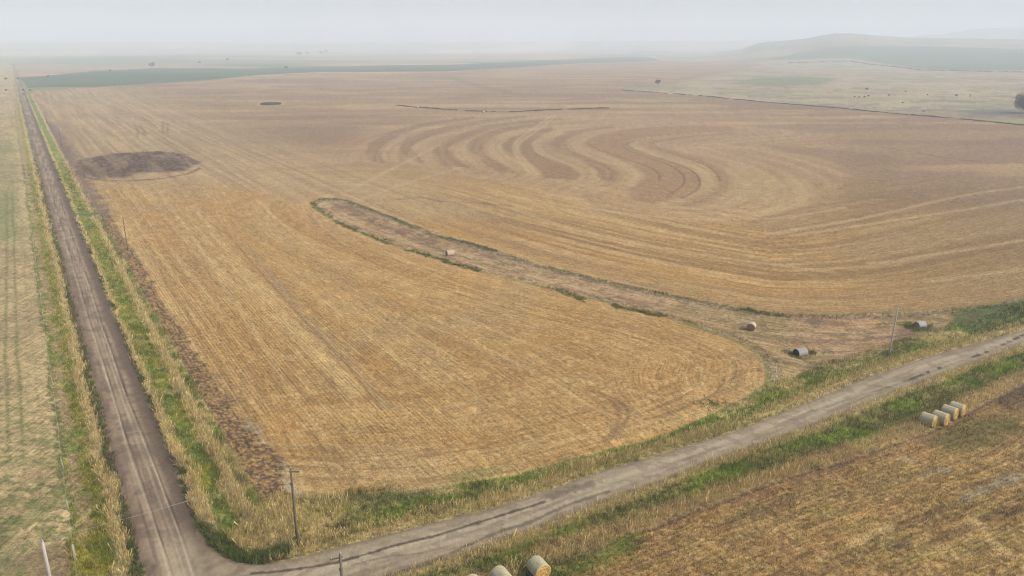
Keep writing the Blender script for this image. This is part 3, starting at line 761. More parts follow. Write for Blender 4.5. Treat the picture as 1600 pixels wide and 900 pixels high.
    for k_, pts in enumerate(WEEDS):
        thin = 0.5 if k_ in (5, 7, 9) else 0.75
        dd = dist_pl(X, Y, gpl(pts), 12)[0]
        mm = sstep(1.7, 0.5, dd / thin + 3.6 * (fbm(X / 1.3, Y / 1.3, 44, 3) - .5)) * (0.9 if k_ != 7 else 0.6)
        col = mix(col, alb(122, 128, 66), mm * .9)
        VH[mm > 0.5] = (0.25 + 0.6 * N1[mm > 0.5]) * thin; VT[mm > 0.5] = 1
    onroad = ((a > 0.15) & (t > -46)) | (p2 < -0.1)
    VH[onroad] = 0
    cm = sstep(2.2, 0.6, dist_pl(X, Y, gpl([(312, 828), (325, 845), (345, 860), (375, 872), (410, 872), (432, 866)]), 20)[0] + 1.5 * (N1 - .5)) * ~onroad
    col = mix(col, C['green_dk'] * 1.1, cm * 0.9); VH[cm > 0.5] = 0.7; VT[cm > 0.5] = 1
    # approach across the right verge, and a far one
    m = sstep(3.5, 2.0, np.abs(t - 205)) * sstep(-0.5, 0.5, q) * sstep(7, 6, q)
    col = mix(col, C['green_dk'] * 1.2, m * 0.8)
    fine = 1 + (0.42 * (NF - 0.5) + 0.22 * (N1 - 0.5)) * np.where((zone == 1) | (zone == 2), 0.4, 1.0)
    col = np.clip(col * fine[:, None], 0.005, 0.75)
    rowm = np.where((zone == 1) | (zone == 2), 0.25, 1.0)
    VH[(t > 200) & (t < 209) & (q > -0.5) & (q < 7)] = 0.1
    return col, U, V, rows, zone, rowm, VH, VT


# ------------------------------------------------------------------ ground sheet: one polar net of real terrain, cut into its zones
def ground_material():
    m = bpy.data.materials.new('ground_cover')
    m.use_nodes = True
    nt = m.node_tree
    N, Lk = nt.nodes, nt.links
    bsdf = N['Principled BSDF']
    bsdf.inputs['Roughness'].default_value = 0.95
    bsdf.inputs['Specular IOR Level'].default_value = 0.15
    at = N.new('ShaderNodeAttribute'); at.attribute_name = 'Col'
    fl = N.new('ShaderNodeAttribute'); fl.attribute_name = 'flow'
    geo = N.new('ShaderNodeNewGeometry')
    n1 = N.new('ShaderNodeTexNoise'); n1.inputs['Scale'].default_value = 1.7; n1.inputs['Detail'].default_value = 5; n1.inputs['Roughness'].default_value = 0.75
    Lk.new(geo.outputs['Position'], n1.inputs['Vector'])
    n2 = N.new('ShaderNodeTexNoise'); n2.inputs['Scale'].default_value = 6.0; n2.inputs['Detail'].default_value = 2
    Lk.new(geo.outputs['Position'], n2.inputs['Vector'])
    mp = N.new('ShaderNodeVectorMath'); mp.operation = 'MULTIPLY'; mp.inputs[1].default_value = (2.2, 0.16, 0.0)
    Lk.new(fl.outputs['Vector'], mp.inputs[0])
    n3 = N.new('ShaderNodeTexNoise'); n3.inputs['Scale'].default_value = 1.0; n3.inputs['Detail'].default_value = 3; n3.inputs['Roughness'].default_value = 0.7
    Lk.new(mp.outputs[0], n3.inputs['Vector'])
    sep = N.new('ShaderNodeSeparateXYZ'); Lk.new(fl.outputs['Vector'], sep.inputs[0])
    ro = N.new('ShaderNodeMath'); ro.operation = 'MULTIPLY'; ro.inputs[1].default_value = 2 * math.pi / 0.56
    Lk.new(sep.outputs['X'], ro.inputs[0])
    sn = N.new('ShaderNodeMath'); sn.operation = 'SINE'; Lk.new(ro.outputs[0], sn.inputs[0])
    rm = N.new('ShaderNodeMath'); rm.operation = 'MULTIPLY'; Lk.new(sn.outputs[0], rm.inputs[0]); Lk.new(sep.outputs['Z'], rm.inputs[1])

    def lin_math(a, mul, add):
        q = N.new('ShaderNodeMath'); q.operation = 'MULTIPLY_ADD'
        Lk.new(a, q.inputs[0]); q.inputs[1].default_value = mul; q.inputs[2].default_value = add
        return q.outputs[0]
    a1 = lin_math(n1.outputs['Fac'], 2.2, -1.1)
    a2 = lin_math(n2.outputs['Fac'], 1.8, -0.9)
    a3 = lin_math(n3.outputs['Fac'], 1.6, -0.8)
    a4 = lin_math(rm.outputs[0], 0.13, 0.0)

    def add(a, b):
        q = N.new('ShaderNodeMath'); q.operation = 'ADD'; Lk.new(a, q.inputs[0]); Lk.new(b, q.inputs[1]); return q.outputs[0]
    tot = add(add(a1, a2), add(a3, a4))
    mu = N.new('ShaderNodeMath'); mu.operation = 'MULTIPLY_ADD'
    Lk.new(tot, mu.inputs[0]); Lk.new(at.outputs['Alpha'], mu.inputs[1]); mu.inputs[2].default_value = 1.0
    mx = N.new('ShaderNodeVectorMath'); mx.operation = 'SCALE'
    Lk.new(at.outputs['Color'], mx.inputs[0]); Lk.new(mu.outputs[0], mx.inputs['Scale'])
    Lk.new(mx.outputs[0], bsdf.inputs['Base Color'])
    bp = N.new('ShaderNodeBump'); bp.inputs['Strength'].default_value = 0.8; bp.inputs['Distance'].default_value = 0.15
    Lk.new(n1.outputs['Fac'], bp.inputs['Height'])
    Lk.new(bp.outputs[0], bsdf.inputs['Normal'])
    return m


GM = ground_material()


def polar_grid():
    az = np.concatenate([np.radians(np.arange(-180, -42, 4.0)), np.radians(np.linspace(-40, 40, 1180)), np.radians(np.arange(44, 180, 4.0))])
    ys = np.arange(1010, 128, -1.5)
    b = -(ys - 450) / F_PX
    dyv = np.cos(PITCH) + b * np.sin(PITCH)
    dzv = -np.sin(PITCH) + b * np.cos(PITCH)
    rn = dyv * (-CAM_H / dzv)
    rr = [0.01, 15, 30, 42, 50]
    far = []
    q = rn[-1]
    while q < 12000:
        q *= 1.0115
        far.append(q)
    rad = np.concatenate([rr, rn[rn > 52], far])
    return az, rad


AZ, RAD = polar_grid()
NA, NR = len(AZ), len(RAD)
A2, R2 = np.meshgrid(AZ, RAD)
GX, GY = (R2 * np.sin(A2)).ravel(), (R2 * np.cos(A2)).ravel()
GZ = height(GX, GY)
gcol, GU, GV, grow, gzone, growm, GVH, GVT = paint(GX, GY)
farf = 1 - 0.6 * sstep(250, 1200, R2.ravel())
galpha = growm * farf
i0 = np.arange(NR - 1)[:, None] * NA + np.arange(NA)[None, :]
i1 = np.arange(NR - 1)[:, None] * NA + (np.arange(NA)[None, :] + 1) % NA
quads = np.stack([i0, i1, i1 + NA, i0 + NA], -1).reshape(-1, 4)
quads = quads[:, ::-1]
qz = np.median(gzone[quads], axis=1).astype(int)
hill = (GZ[quads].mean(1) > 14) & (GX[quads[:, 0]] > 150)
qz[hill] = 11
ZN = {0: ('ground', 'rough grass verges and open plain with pale and green patches', 'ground'),
      1: ('dirt_road', 'straight rutted brown dirt road running away to the horizon on the left', 'road'),
      2: ('gravel_road', 'pale gravel road with dark mud lines crossing to the right', 'road'),
      3: ('stubble_field', 'wide harvested field with curving pale and brown combine passes', 'field'),
      4: ('stubble_field', 'golden stubble field between the dirt road and the grassy waterway', 'field'),
      5: ('pasture', 'mown tan and green pasture left of the dirt road', 'pasture'),
      6: ('pasture', 'pale dry pasture with small dark shrubs beyond the harvested field', 'pasture'),
      7: ('crop_field', 'long dark green crop field lying beyond the stubble', 'field'),
      8: ('bare_soil', 'dark ploughed soil beside the road and in an oval patch', 'soil'),
      9: ('grass_waterway', 'tan grassy waterway with weeds along both edges between the stubble fields', 'waterway'),
      10: ('stubble_field', 'brown weedy stubble field in the near right corner', 'field'),
      11: ('hills', 'hazy low green hills on the right horizon', 'hills')}


def mesh_from(name, co, faces, mats, cols=None, flow=None, smooth=True):
    me = bpy.data.meshes.new(name)
    k = faces.shape[1]
    me.vertices.add(len(co)); me.vertices.foreach_set('co', np.asarray(co, np.float32).ravel())
    me.loops.add(len(faces) * k); me.loops.foreach_set('vertex_index', np.asarray(faces, np.int32).ravel())
    me.polygons.add(len(faces)); me.polygons.foreach_set('loop_start', np.arange(0, len(faces) * k, k, dtype=np.int32))
    me.polygons.foreach_set('use_smooth', np.full(len(faces), smooth))
    if cols is not None:
        a = me.attributes.new('Col', 'FLOAT_COLOR', 'POINT'); a.data.foreach_set('color', np.asarray(cols, np.float32).ravel())
    if flow is not None:
        a = me.attributes.new('flow', 'FLOAT_VECTOR', 'POINT'); a.data.foreach_set('vector', np.asarray(flow, np.float32).ravel())
    me.update(calc_edges=True)
    me.materials.append(mats)
    o = bpy.data.objects.new(name, me)
    COL.objects.link(o)
    return o


GCO = np.stack([GX, GY, GZ], 1)
GC4 = np.concatenate([gcol, galpha[:, None]], 1)
GFL = np.stack([GU, GV, grow], 1)
for zi, (nm, lb, ct) in ZN.items():
    f = quads[qz == zi]
    if not len(f): continue
    used, inv = np.unique(f, return_inverse=True)
    o = mesh_from(nm, GCO[used], inv.reshape(f.shape), GM, GC4[used], GFL[used])
    tag(o, lb, ct, kind='structure')

# ------------------------------------------------------------------ air
hz = bpy.data.materials.new('haze')
hz.use_nodes = True
hn = hz.node_tree
hn.nodes.clear()
ho = hn.nodes.new('ShaderNodeOutputMaterial')
hv = hn.nodes.new('ShaderNodeVolumePrincipled')
hv.inputs['Density'].default_value = HAZE_DENSITY
hv.inputs['Color'].default_value = HAZE_COLOR
hv.inputs['Anisotropy'].default_value = 0.0
hn.links.new(hv.outputs[0], ho.inputs['Volume'])
B = 12500.0
TOP = float(GZ.max()) + 150
BOT = float(GZ.min()) - 1
bv = np.array([(x, y, z) for z in (BOT, TOP) for x, y in ((-B, -B), (B, -B), (B, B), (-B, B))])
bf = np.array([(3, 2, 1, 0), (4, 5, 6, 7), (0, 1, 5, 4), (1, 2, 6, 5), (2, 3, 7, 6), (3, 0, 4, 7)])
ho_ = mesh_from('haze', bv, bf, hz, smooth=False)
tag(ho_, 'pale blue grey haze filling the air over the plain', 'haze', kind='stuff')

# ------------------------------------------------------------------ things that grow
def foliage_material(name, rough=0.8, transl=0.25):
    m = bpy.data.materials.new(name)
    m.use_nodes = True
    nt = m.node_tree
    b = nt.nodes['Principled BSDF']
    b.inputs['Roughness'].default_value = rough
    b.inputs['Specular IOR Level'].default_value = 0.2
    at = nt.nodes.new('ShaderNodeAttribute'); at.attribute_name = 'Col'
    nt.links.new(at.outputs['Color'], b.inputs['Base Color'])
    tr = nt.nodes.new('ShaderNodeBsdfTranslucent')
    nt.links.new(at.outputs['Color'], tr.inputs['Color'])
    mx = nt.nodes.new('ShaderNodeMixShader'); mx.inputs[0].default_value = transl
    nt.links.new(b.outputs[0], mx.inputs[1]); nt.links.new(tr.outputs[0], mx.inputs[2])
    nt.links.new(mx.outputs[0], nt.nodes['Material Output'].inputs['Surface'])
    return m


LEAF = foliage_material('leaf_blades')


def lookup(x, y):
    az, r = np.arctan2(x, y), np.hypot(x, y)
    ai = np.clip(np.searchsorted(AZ, az), 1, NA - 1)
    ai = np.where(np.abs(AZ[ai - 1] - az) < np.abs(AZ[ai] - az), ai - 1, ai)
    ri = np.clip(np.searchsorted(RAD, r), 1, NR - 1)
    ri = np.where(np.abs(RAD[ri - 1] - r) < np.abs(RAD[ri] - r), ri - 1, ri)
    return ri * NA + ai


def scatter(r0, r1_, per_m2, az_max=0.66):
    area = (r1_ ** 2 - r0 ** 2) * az_max
    n = int(area * per_m2)
    r = np.sqrt(RNG.uniform(r0 ** 2, r1_ ** 2, n))
    a = RNG.uniform(-az_max, az_max, n)
    return r * np.sin(a), r * np.cos(a)


def blades(x, y, z, h, w, col, nb, spread, lean, tip=None, heads=None):
    """triangular blades, nb per tuft; returns vertices (n*nb*3,3) and colours"""
    n = len(x)
    x, y, z, h, w = (np.repeat(v, nb) for v in (x, y, z, h, w))
    c = np.repeat(col, nb, axis=0)
    m = len(x)
    x = x + RNG.normal(0, 1, m) * spread; y = y + RNG.normal(0, 1, m) * spread
    th = RNG.uniform(0, 2 * np.pi, m)
    lx, ly = RNG.normal(0.12, 1, m) * lean * h, RNG.normal(0.05, 1, m) * lean * h
    hh = h * RNG.uniform(0.6, 1.15, m)
    v = np.empty((m, 3, 3))
    v[:, 0] = np.stack([x - np.cos(th) * w / 2, y - np.sin(th) * w / 2, z - 0.04], 1)
    v[:, 1] = np.stack([x + np.cos(th) * w / 2, y + np.sin(th) * w / 2, z - 0.04], 1)
    v[:, 2] = np.stack([x + lx, y + ly, z + hh], 1)
    hd = np.zeros(m, bool) if heads is None else np.repeat(heads, nb) & (RNG.uniform(0, 1, m) < 0.42)
    if hd.any():                                 # stalks that carry a seed head: narrow foot, wide top
        q = v[hd]
        dx = np.stack([np.cos(th[hd]) * w[hd] * .8, np.sin(th[hd]) * w[hd] * .8, -0.12 * hh[hd]], 1)
        foot = (q[:, 0] + q[:, 1]) / 2
        v[hd] = np.stack([foot, q[:, 2] + dx, q[:, 2]], 1)
    k = np.exp(RNG.normal(0, 0.24, (m, 1)))
    cc = np.empty((m, 3, 4)); cc[..., 3] = 1
    cc[:, 0, :3] = c * k * 0.95; cc[:, 1, :3] = cc[:, 0, :3]
    tp = c if tip is None else np.repeat(tip, nb, axis=0)
    cc[:, 2, :3] = np.clip(tp * k * 1.15, 0, 0.8)
    cc[hd, 1, :3] = cc[hd, 2, :3]
    return v.reshape(-1, 3), cc.reshape(-1, 4)


def soup(name, parts, label, cat):
    v = np.concatenate([p[0] for p in parts]); c = np.concatenate([p[1] for p in parts])
    f = np.arange(len(v)).reshape(-1, 3)
    o = mesh_from(name, v, f, LEAF, c, smooth=False)
    tag(o, label, cat, kind='stuff')
    return o


bins = {'verge': [], 'weed': [], 'stubble': [], 'field': [], 'pasture': []}
for (ra, rb, dens, sc) in ((60, 105, 15.0, 1.0), (105, 160, 8.0, 1.25), (160, 240, 3.5, 1.7), (240, 420, 1.2, 2.6)):
    x, y = scatter(ra, rb, dens)
    k = lookup(x, y)
    vh, vt, zn, cl = GVH[k], GVT[k], gzone[k], gcol[k]
    z = GZ[k]
    for key, m, nb, wd, lean, pick in (
            ('verge', (vt == 0) & (vh > 0.24) & ~np.isin(zn, (3, 4, 10)), 4, 0.045, 0.22, 1.0),
            ('weed', (vt == 1), 6, 0.11, 0.45, 1.0),
            ('stubble', np.isin(zn, (3, 4)) & (vh > 0), 2, 0.035, 0.35, 0.55),
            ('field', (zn == 10) & (vh > 0), 3, 0.05, 0.4, 0.9),
            ('pasture', (vt == 0) & (vh > 0.05) & (vh <= 0.24) & ~np.isin(zn, (3, 4, 10)), 2, 0.05, 0.45, 0.6)):
        if key in ('stubble', 'pasture') and ra > 200: continue
        m = m & (RNG.uniform(0, 1, len(x)) < pick)
        i = np.nonzero(m)[0]
        if not len(i): continue
        hh = vh[i] * RNG.uniform(0.75, 1.2, len(i))
        cc = cl[i]; tip = None; heads = None
        tone = np.exp(0.5 * (fbm(x[i] / 0.8, y[i] / 0.8, 99, 2) - .5))[:, None]
        if key == 'verge':
            dry = RNG.uniform(0, 1, len(i)) < np.where(vh[i] > 0.9, 0.85, 0.10)
            heads = dry
            tip = np.where(dry[:, None], 1.25 * C['tan'] + 0 * cc, cc * 1.15)
            cc = np.where(dry[:, None], 0.5 * cc + 0.35 * C['tan'], cc * 0.8)
        if key == 'field':
            u = RNG.uniform(0, 1, len(i))[:, None]
            cc = np.where(u < 0.3, 0.4 * cc + 0.65 * C['stub_pale'], np.where(u > 0.78, cc * 0.55, cc))
        if key == 'stubble':
            u = RNG.uniform(0, 1, len(i))[:, None]
            cc = np.where(u < 0.4, 0.5 * cc + 0.6 * C['stub_pale'], np.where(u > 0.8, cc * 0.68, cc * 0.95))
        hh = hh * (0.6 + 0.8 * fbm(x[i] / 1.1, y[i] / 1.1, 98, 2)) if key in ('verge', 'weed') else hh
        bins[key].append(blades(x[i], y[i], z[i], hh, np.full(len(i), wd * sc), cc * tone, nb, 0.10 * sc, lean, None if tip is None else tip * tone, heads))
# far field edges: ragged lines of taller grass and weeds
for pts, hgt, per_m, c, wid in ((gpl([(970, 141), (1100, 150), (1200, 160), (1300, 168), (1400, 178), (1500, 186), (1600, 196), (1700, 206)]), 0.85, 10, alb(116, 108, 78), 1.3),
                                (gpl([(620, 165), (680, 170), (740, 174), (800, 175), (880, 171), (952, 169)]), 0.9, 9, alb(110, 100, 72), 1.2),
                                (gpl([(1230, 101), (1325, 101), (1400, 106), (1440, 110), (1600, 113)]), 2.2, 2, alb(96, 100, 70), 3),
                                (UPPER[:26], 0.35, 4, alb(140, 128, 96), 0.9)):
    P_ = np.array(pts); seg = np.hypot(*(P_[1:] - P_[:-1]).T); cum = np.concatenate([[0], np.cumsum(seg)])
    nn = int(cum[-1] * per_m); u = RNG.uniform(0, cum[-1], nn)
    x = np.interp(u, cum, P_[:, 0]) + RNG.normal(0, wid * 0.4, nn); y = np.interp(u, cum, P_[:, 1]) + RNG.normal(0, wid * 0.4, nn)
    keep = fbm(u / 14, u * 0, 88, 3) > 0.30
    x, y, u = x[keep], y[keep], u[keep]
    hh = hgt * (0.4 + 1.0 * fbm(u / 9, u * 0, 89, 2))
    bins['verge'].append(blades(x, y, height(x, y), hh, np.full(len(x), 0.5 * hgt), np.tile(c, (len(x), 1)), 3, 0.3, 0.3))
# tufts round the standing things
for (px_, py_), nn, rad_, hh_ in (((1430, 507), 60, 1.6, 0.9), ((1448, 508), 50, 1.3, 0.8), ((1438, 512), 60, 1.6, 0.8), ((1418, 505), 40, 1.2, 0.8), ((1236, 546), 50, 1.5, 0.6), ((1266, 545), 50, 1.2, 0.8), ((1251, 553), 40, 1.4, 0.5),
                             ((465, 846), 60, 1.2, 0.9), ((1389, 553), 40, 1.0, 0.8), ((1450, 655), 60, 1.2, 0.6), ((1475, 640), 60, 1.5, 0.6), 
                             ((870, 890), 80, 1.6, 0.6), ((820, 878), 80, 1.5, 0.7), ((905, 870), 80, 1.8, 0.5), ((990, 850), 90, 2.0, 0.4), ((760, 880), 80, 1.6, 0.7), ((1115, 632), 90, 1.8, 0.35), ((560, 770), 60, 1.5, 0.5), ((600, 768), 60, 1.5, 0.4)):
    x0_, y0_ = gp(px_, py_)
    x = x0_ + RNG.normal(0, rad_ * .6, nn); y = y0_ + RNG.normal(0, rad_ * .6, nn)
    hh = hh_ * RNG.uniform(0.5, 1.1, nn)
    bins['weed'].append(blades(x, y, height(x, y), hh, np.full(nn, 0.08), np.tile(alb(134, 140, 72), (nn, 1)) * RNG.uniform(.8, 1.2, (nn, 1)), 5, 0.15, 0.4))
soup('tall_grass', bins['verge'], 'tall tan and green grass standing along both sides of the roads', 'grass')
soup('weeds', bins['weed'], 'dark green leafy weeds at the road edges and along the waterway', 'weeds')
soup('stubble', bins['stubble'], 'short golden straw stubble covering the harvested field', 'stubble')
soup('rough_stubble', bins['field'], 'brown weedy stubble tufts in the near right field', 'stubble')
soup('short_grass', bins['pasture'], 'short dry grass tufts on the pasture and waterway', 'grass')


# ------------------------------------------------------------------ small mesh kit
import bmesh


def simple_mat(name, c, rough=0.8, noise=0.0, scale=4.0, spec=0.3, stretch=(1, 1, 1), bump=0.0):
    m = bpy.data.materials.new(name)
    m.use_nodes = True
    nt = m.node_tree
    b = nt.nodes['Principled BSDF']
    b.inputs['Roughness'].default_value = rough
    b.inputs['Specular IOR Level'].default_value = spec
    tc = nt.nodes.new('ShaderNodeTexCoord'); mp = nt.nodes.new('ShaderNodeMapping'); mp.inputs['Scale'].default_value = stretch
    ns = nt.nodes.new('ShaderNodeTexNoise'); ns.inputs['Scale'].default_value = scale; ns.inputs['Detail'].default_value = 5
    nt.links.new(tc.outputs['Object'], mp.inputs[0]); nt.links.new(mp.outputs[0], ns.inputs['Vector'])
    cr = nt.nodes.new('ShaderNodeValToRGB')
    cr.color_ramp.elements[0].position = 0.3; cr.color_ramp.elements[1].position = 0.7
    c = np.asarray(c)
    cr.color_ramp.elements[0].color = (*(c * (1 - noise)), 1); cr.color_ramp.elements[1].color = (*np.minimum(c * (1 + noise), .85), 1)
    nt.links.new(ns.outputs['Fac'], cr.inputs[0]); nt.links.new(cr.outputs[0], b.inputs['Base Color'])
    if bump:
        bp = nt.nodes.new('ShaderNodeBump'); bp.inputs['Strength'].default_value = bump; bp.inputs['Distance'].default_value = 0.05
        nt.links.new(ns.outputs['Fac'], bp.inputs['Height']); nt.links.new(bp.outputs[0], b.inputs['Normal'])
    return m


def rings_mesh(name, rings, mat, parent=None, cap=True, smooth=True):
    """rings: list of closed loops of points, all of the same length"""
    bm = bmesh.new()
    vs = [[bm.verts.new(p) for p in r_] for r_ in rings]
    k = len(vs[0])
    for a, b in zip(vs[:-1], vs[1:]):
        for i in range(k):
            bm.faces.new((a[i], a[(i + 1) % k], b[(i + 1) % k], b[i]))
    if cap:
        bm.faces.new(vs[0][::-1]); bm.faces.new(vs[-1])
    bmesh.ops.recalc_face_normals(bm, faces=bm.faces)
    me = bpy.data.meshes.new(name)
    bm.to_mesh(me); bm.free()
    for p in me.polygons: p.use_smooth = smooth
    me.materials.append(mat)
    o = bpy.data.objects.new(name, me)
    COL.objects.link(o)
    if parent is not None: o.parent = parent
    return o


def tube(name, path, radii, mat, parent=None, k=8):
    rings = []
    P_ = [Vector(p) for p in path]
    for i, p in enumerate(P_):
        d = (P_[min(i + 1, len(P_) - 1)] - P_[max(i - 1, 0)]).normalized()
        a = d.cross(Vector((0.13, 0.31, 0.94)) if abs(d.z) < 0.9 else Vector((1, 0, 0))).normalized()
        b = d.cross(a)
        rr = radii[i] if hasattr(radii, '__len__') else radii
        rings.append([p + (a * math.cos(2 * math.pi * j / k) + b * math.sin(2 * math.pi * j / k)) * rr for j in range(k)])
    return rings_mesh(name, rings, mat, parent)


def box(name, c, sz, mat, parent=None, bev=0.0):
    bm = bmesh.new()
    bmesh.ops.create_cube(bm, size=1.0)
    for v in bm.verts: v.co = Vector((c[0] + v.co.x * sz[0], c[1] + v.co.y * sz[1], c[2] + v.co.z * sz[2]))
    if bev: bmesh.ops.bevel(bm, geom=bm.edges[:], offset=bev, segments=2, affect='EDGES')
    me = bpy.data.meshes.new(name); bm.to_mesh(me); bm.free(); me.materials.append(mat)
    o = bpy.data.objects.new(name, me); COL.objects.link(o)
    if parent is not None: o.parent = parent
    return o


# ------------------------------------------------------------------ round bales
WRAP = simple_mat('net_wrap', alb(206, 198, 158), 0.75, 0.26, 1.8, stretch=(1, 5, 1), bump=0.3)
WRAP_TAN = simple_mat('tan_wrap', alb(216, 196, 168), 0.7, 0.15, 2.5, stretch=(1, 5, 1), bump=0.3)
WRAP_OLD = simple_mat('old_wrap', alb(178, 176, 166), 0.8, 0.25, 3, stretch=(1, 4, 1), bump=0.5)
STRAW = simple_mat('straw_end', alb(222, 180, 104), 0.9, 0.42, 3.5, bump=1.0)
STRAW_DULL = simple_mat('dull_straw_end', alb(176, 146, 110), 0.9, 0.25, 7, bump=0.8)
ROT = simple_mat('shaded_rotten_straw', alb(62, 54, 46), 0.95, 0.3, 6, bump=0.8)  # rotted straw, with the hollow's shadow put into its dark colour


def make_bale(R=0.93, Ln=1.9, wrap=WRAP, straw=STRAW, hollow=False, seed=1):
    """axis along local Y, front face at -Y; resting on z = 0"""
    rnd = random.Random(seed)
    root = empty('hay_bale', (0, 0, 0))
    K = 44
    wob = [rnd.uniform(-0.02, 0.02) for _ in range(K)]
    wob = [(wob[i - 1] + 2 * wob[i] + wob[(i + 1) % K]) / 2 for i in range(K)]

    def prof(yf, sc):
        out = []
        for j in range(K):
            a = 2 * math.pi * j / K
            rr = R * sc * (1 + wob[j] + 0.010 * math.sin(9 * yf + j))
            x, z = rr * math.cos(a), rr * math.sin(a)
            z = max(z * 0.97, -R * 0.90)
            x *= 1.02
            out.append((x, yf * Ln / 2, z + R * 0.90))
        return out
    rings = [prof(-1.0, 0.93), prof(-0.96, 0.985)] + [prof(-0.9 + 1.8 * i / 10, 1.0 + 0.012 * math.sin(2.2 * i)) for i in range(11)] + [prof(0.96, 0.985), prof(1.0, 0.93)]
    rings_mesh('net_wrap', rings, wrap, root, cap=False)
    for sgn in (-1, 1):
        hol = hollow and sgn == -1
        rr = []
        n = 12
        for i in range(n + 1):
            f = 1 - i / n * 0.985
            bul = (0.03 * math.sin(i * 2.6) + 0.05 * (1 - f)) if not hol else -0.9 * (1 - f) ** 0.5
            ring = []
            for j in range(K):
                a = 2 * math.pi * j / K
                q = R * 0.935 * f * (1 + wob[j])
                x, z = q * math.cos(a) * 1.02, max(q * math.sin(a) * 0.97, -R * 0.90)
                ring.append((x, sgn * (Ln / 2 + bul + rnd.uniform(-0.018, 0.018) * (i > 0)), z + R * 0.90))
            rr.append(ring)
        rings_mesh('straw_face', rr, ROT if hol else straw, root, cap=True, smooth=False)
    return root


def copy_tree(o, parent=None):
    c = o.copy(); COL.objects.link(c)
    if parent is not None: c.parent = parent
    for ch in [q for q in bpy.data.objects if q.parent == o]:
        copy_tree(ch, c)
    return c


AX = math.radians(29)


def place_bale(o, fx, fy, rz, ln=1.9, front=True, sink=0.05):
    """front foot at (fx, fy); the axis runs away from the viewer at heading rz"""
    k = ln / 2 if front else 0
    x, y = fx - math.sin(rz) * k, fy + math.cos(rz) * k
    o.location = (x, y, zat(x, y) - sink)
    o.rotation_euler = (0, 0, rz)


proto = make_bale(seed=3)
copies = [copy_tree(proto) for _ in range(6)]
row4 = (((1460, 667), 'pale netted round bale, nearest and leftmost of the four beside the field', 0.70),
        ((1479, 664), 'pale netted round bale, second from the left in the row of four', 0.66),
        ((1493, 655), 'pale netted round bale, third from the left in the row of four', 0.69),
        ((1505, 650), 'pale netted round bale, farthest right in the row of four', 0.72))
for o, (p, lb, rz) in zip([proto] + copies[:3], row4):
    place_bale(o, *gp(*p), rz)
    tag(o, lb, 'hay bale', 'round bales in the row of four')
for o, (p, lb, rz) in zip(copies[3:], (((849, 905), 'largest pale green netted round bale with orange straw end at the bottom edge', 0.50),
                                       ((791, 921), 'netted round bale cut by the bottom edge, middle of the three', 0.53),
                                       ((748, 935), 'round bale of which only the top shows, leftmost of the three at the bottom edge', 0.50))):
    place_bale(o, *gp(*p), rz)
    tag(o, lb, 'hay bale', 'round bales at the bottom edge')
b = make_bale(0.83, 1.5, WRAP_TAN, STRAW_DULL, seed=5)
place_bale(b, *gp(1173, 511), -0.45, 1.5); tag(b, 'cream coloured round bale standing alone on the grassy waterway near its wide end', 'hay bale')
b = make_bale(0.85, 1.9, WRAP_TAN, STRAW_DULL, seed=6)
place_bale(b, *gp(703, 397), -1.15, 1.9, False); tag(b, 'pinkish tan round bale lying alone in the narrow part of the grassy waterway', 'hay bale')
b = make_bale(0.82, 2.1, WRAP_OLD, ROT, hollow=True, seed=8)
place_bale(b, *gp(1251, 549), -1.15, 2.1, False, 0.15); tag(b, 'weathered grey bale with a dark hollow end near the nose of the stubble field', 'hay bale')
b = make_bale(0.85, 1.8, simple_mat('bleached_wrap', alb(188, 190, 190), 0.8, 0.2, 3, bump=0.5), STRAW_DULL, seed=9)
place_bale(b, *gp(1438, 507), -1.3, 1.8, False, 0.45); tag(b, 'bleached white grey bale sunk in weeds to the right of the roadside pole', 'hay bale')
b = make_bale(0.95, 1.7, WRAP_TAN, STRAW_DULL, seed=10)
place_bale(b, *gp(653, 169.5), -1.2, 1.7, False); tag(b, 'tiny pale bale in the far stubble at the left end of the weed line', 'hay bale')
b = make_bale(0.95, 1.7, WRAP_TAN, STRAW_DULL, seed=11)
place_bale(b, *gp(755, 176.5), -0.9, 1.7, False); tag(b, 'tiny pale bale in the far stubble beside the middle of the weed line', 'hay bale')

# ------------------------------------------------------------------ utility poles and the wire
WOOD = simple_mat('pole_wood', alb(128, 116, 104), 0.85, 0.3, 3, stretch=(6, 6, 0.6), bump=0.3)
WOOD_PALE = simple_mat('bleached_wood', alb(206, 196, 188), 0.8, 0.15, 3, stretch=(6, 6, 0.6), bump=0.3)
GLASS = simple_mat('insulator_glaze', alb(190, 190, 184), 0.3, 0.1, 3)
METAL = simple_mat('wire_metal', alb(196, 192, 184), 0.5, 0.1, 3)


def make_pole(H=9.2, mat=WOOD, arm=True, r=0.15):
    root = empty('utility_pole', (0, 0, 0))
    tube('shaft', [(0, 0, -0.3), (0, 0, H * 0.33), (0, 0, H * 0.66), (0, 0, H)], [r * 1.15, r, r * 0.88, r * 0.75], mat, root, 10)
    tube('insulator', [(0, 0, H), (0, 0, H + 0.1), (0, 0, H + 0.2), (0, 0, H + 0.28)], [0.04, 0.09, 0.07, 0.03], GLASS, root, 8)
    if arm:
        a = box('crossarm', (0.35, -0.02, H - 0.35), (1.1, 0.1, 0.12), mat, root, 0.01)
        tube('insulator', [(0.8, 0, H - 0.3), (0.8, 0, H - 0.2), (0.8, 0, H - 0.08)], [0.03, 0.08, 0.03], GLASS, a, 8)
        box('bracket', (0.0, -0.17, H - 1.7), (0.3, 0.16, 0.3), mat, root, 0.02)
    return root


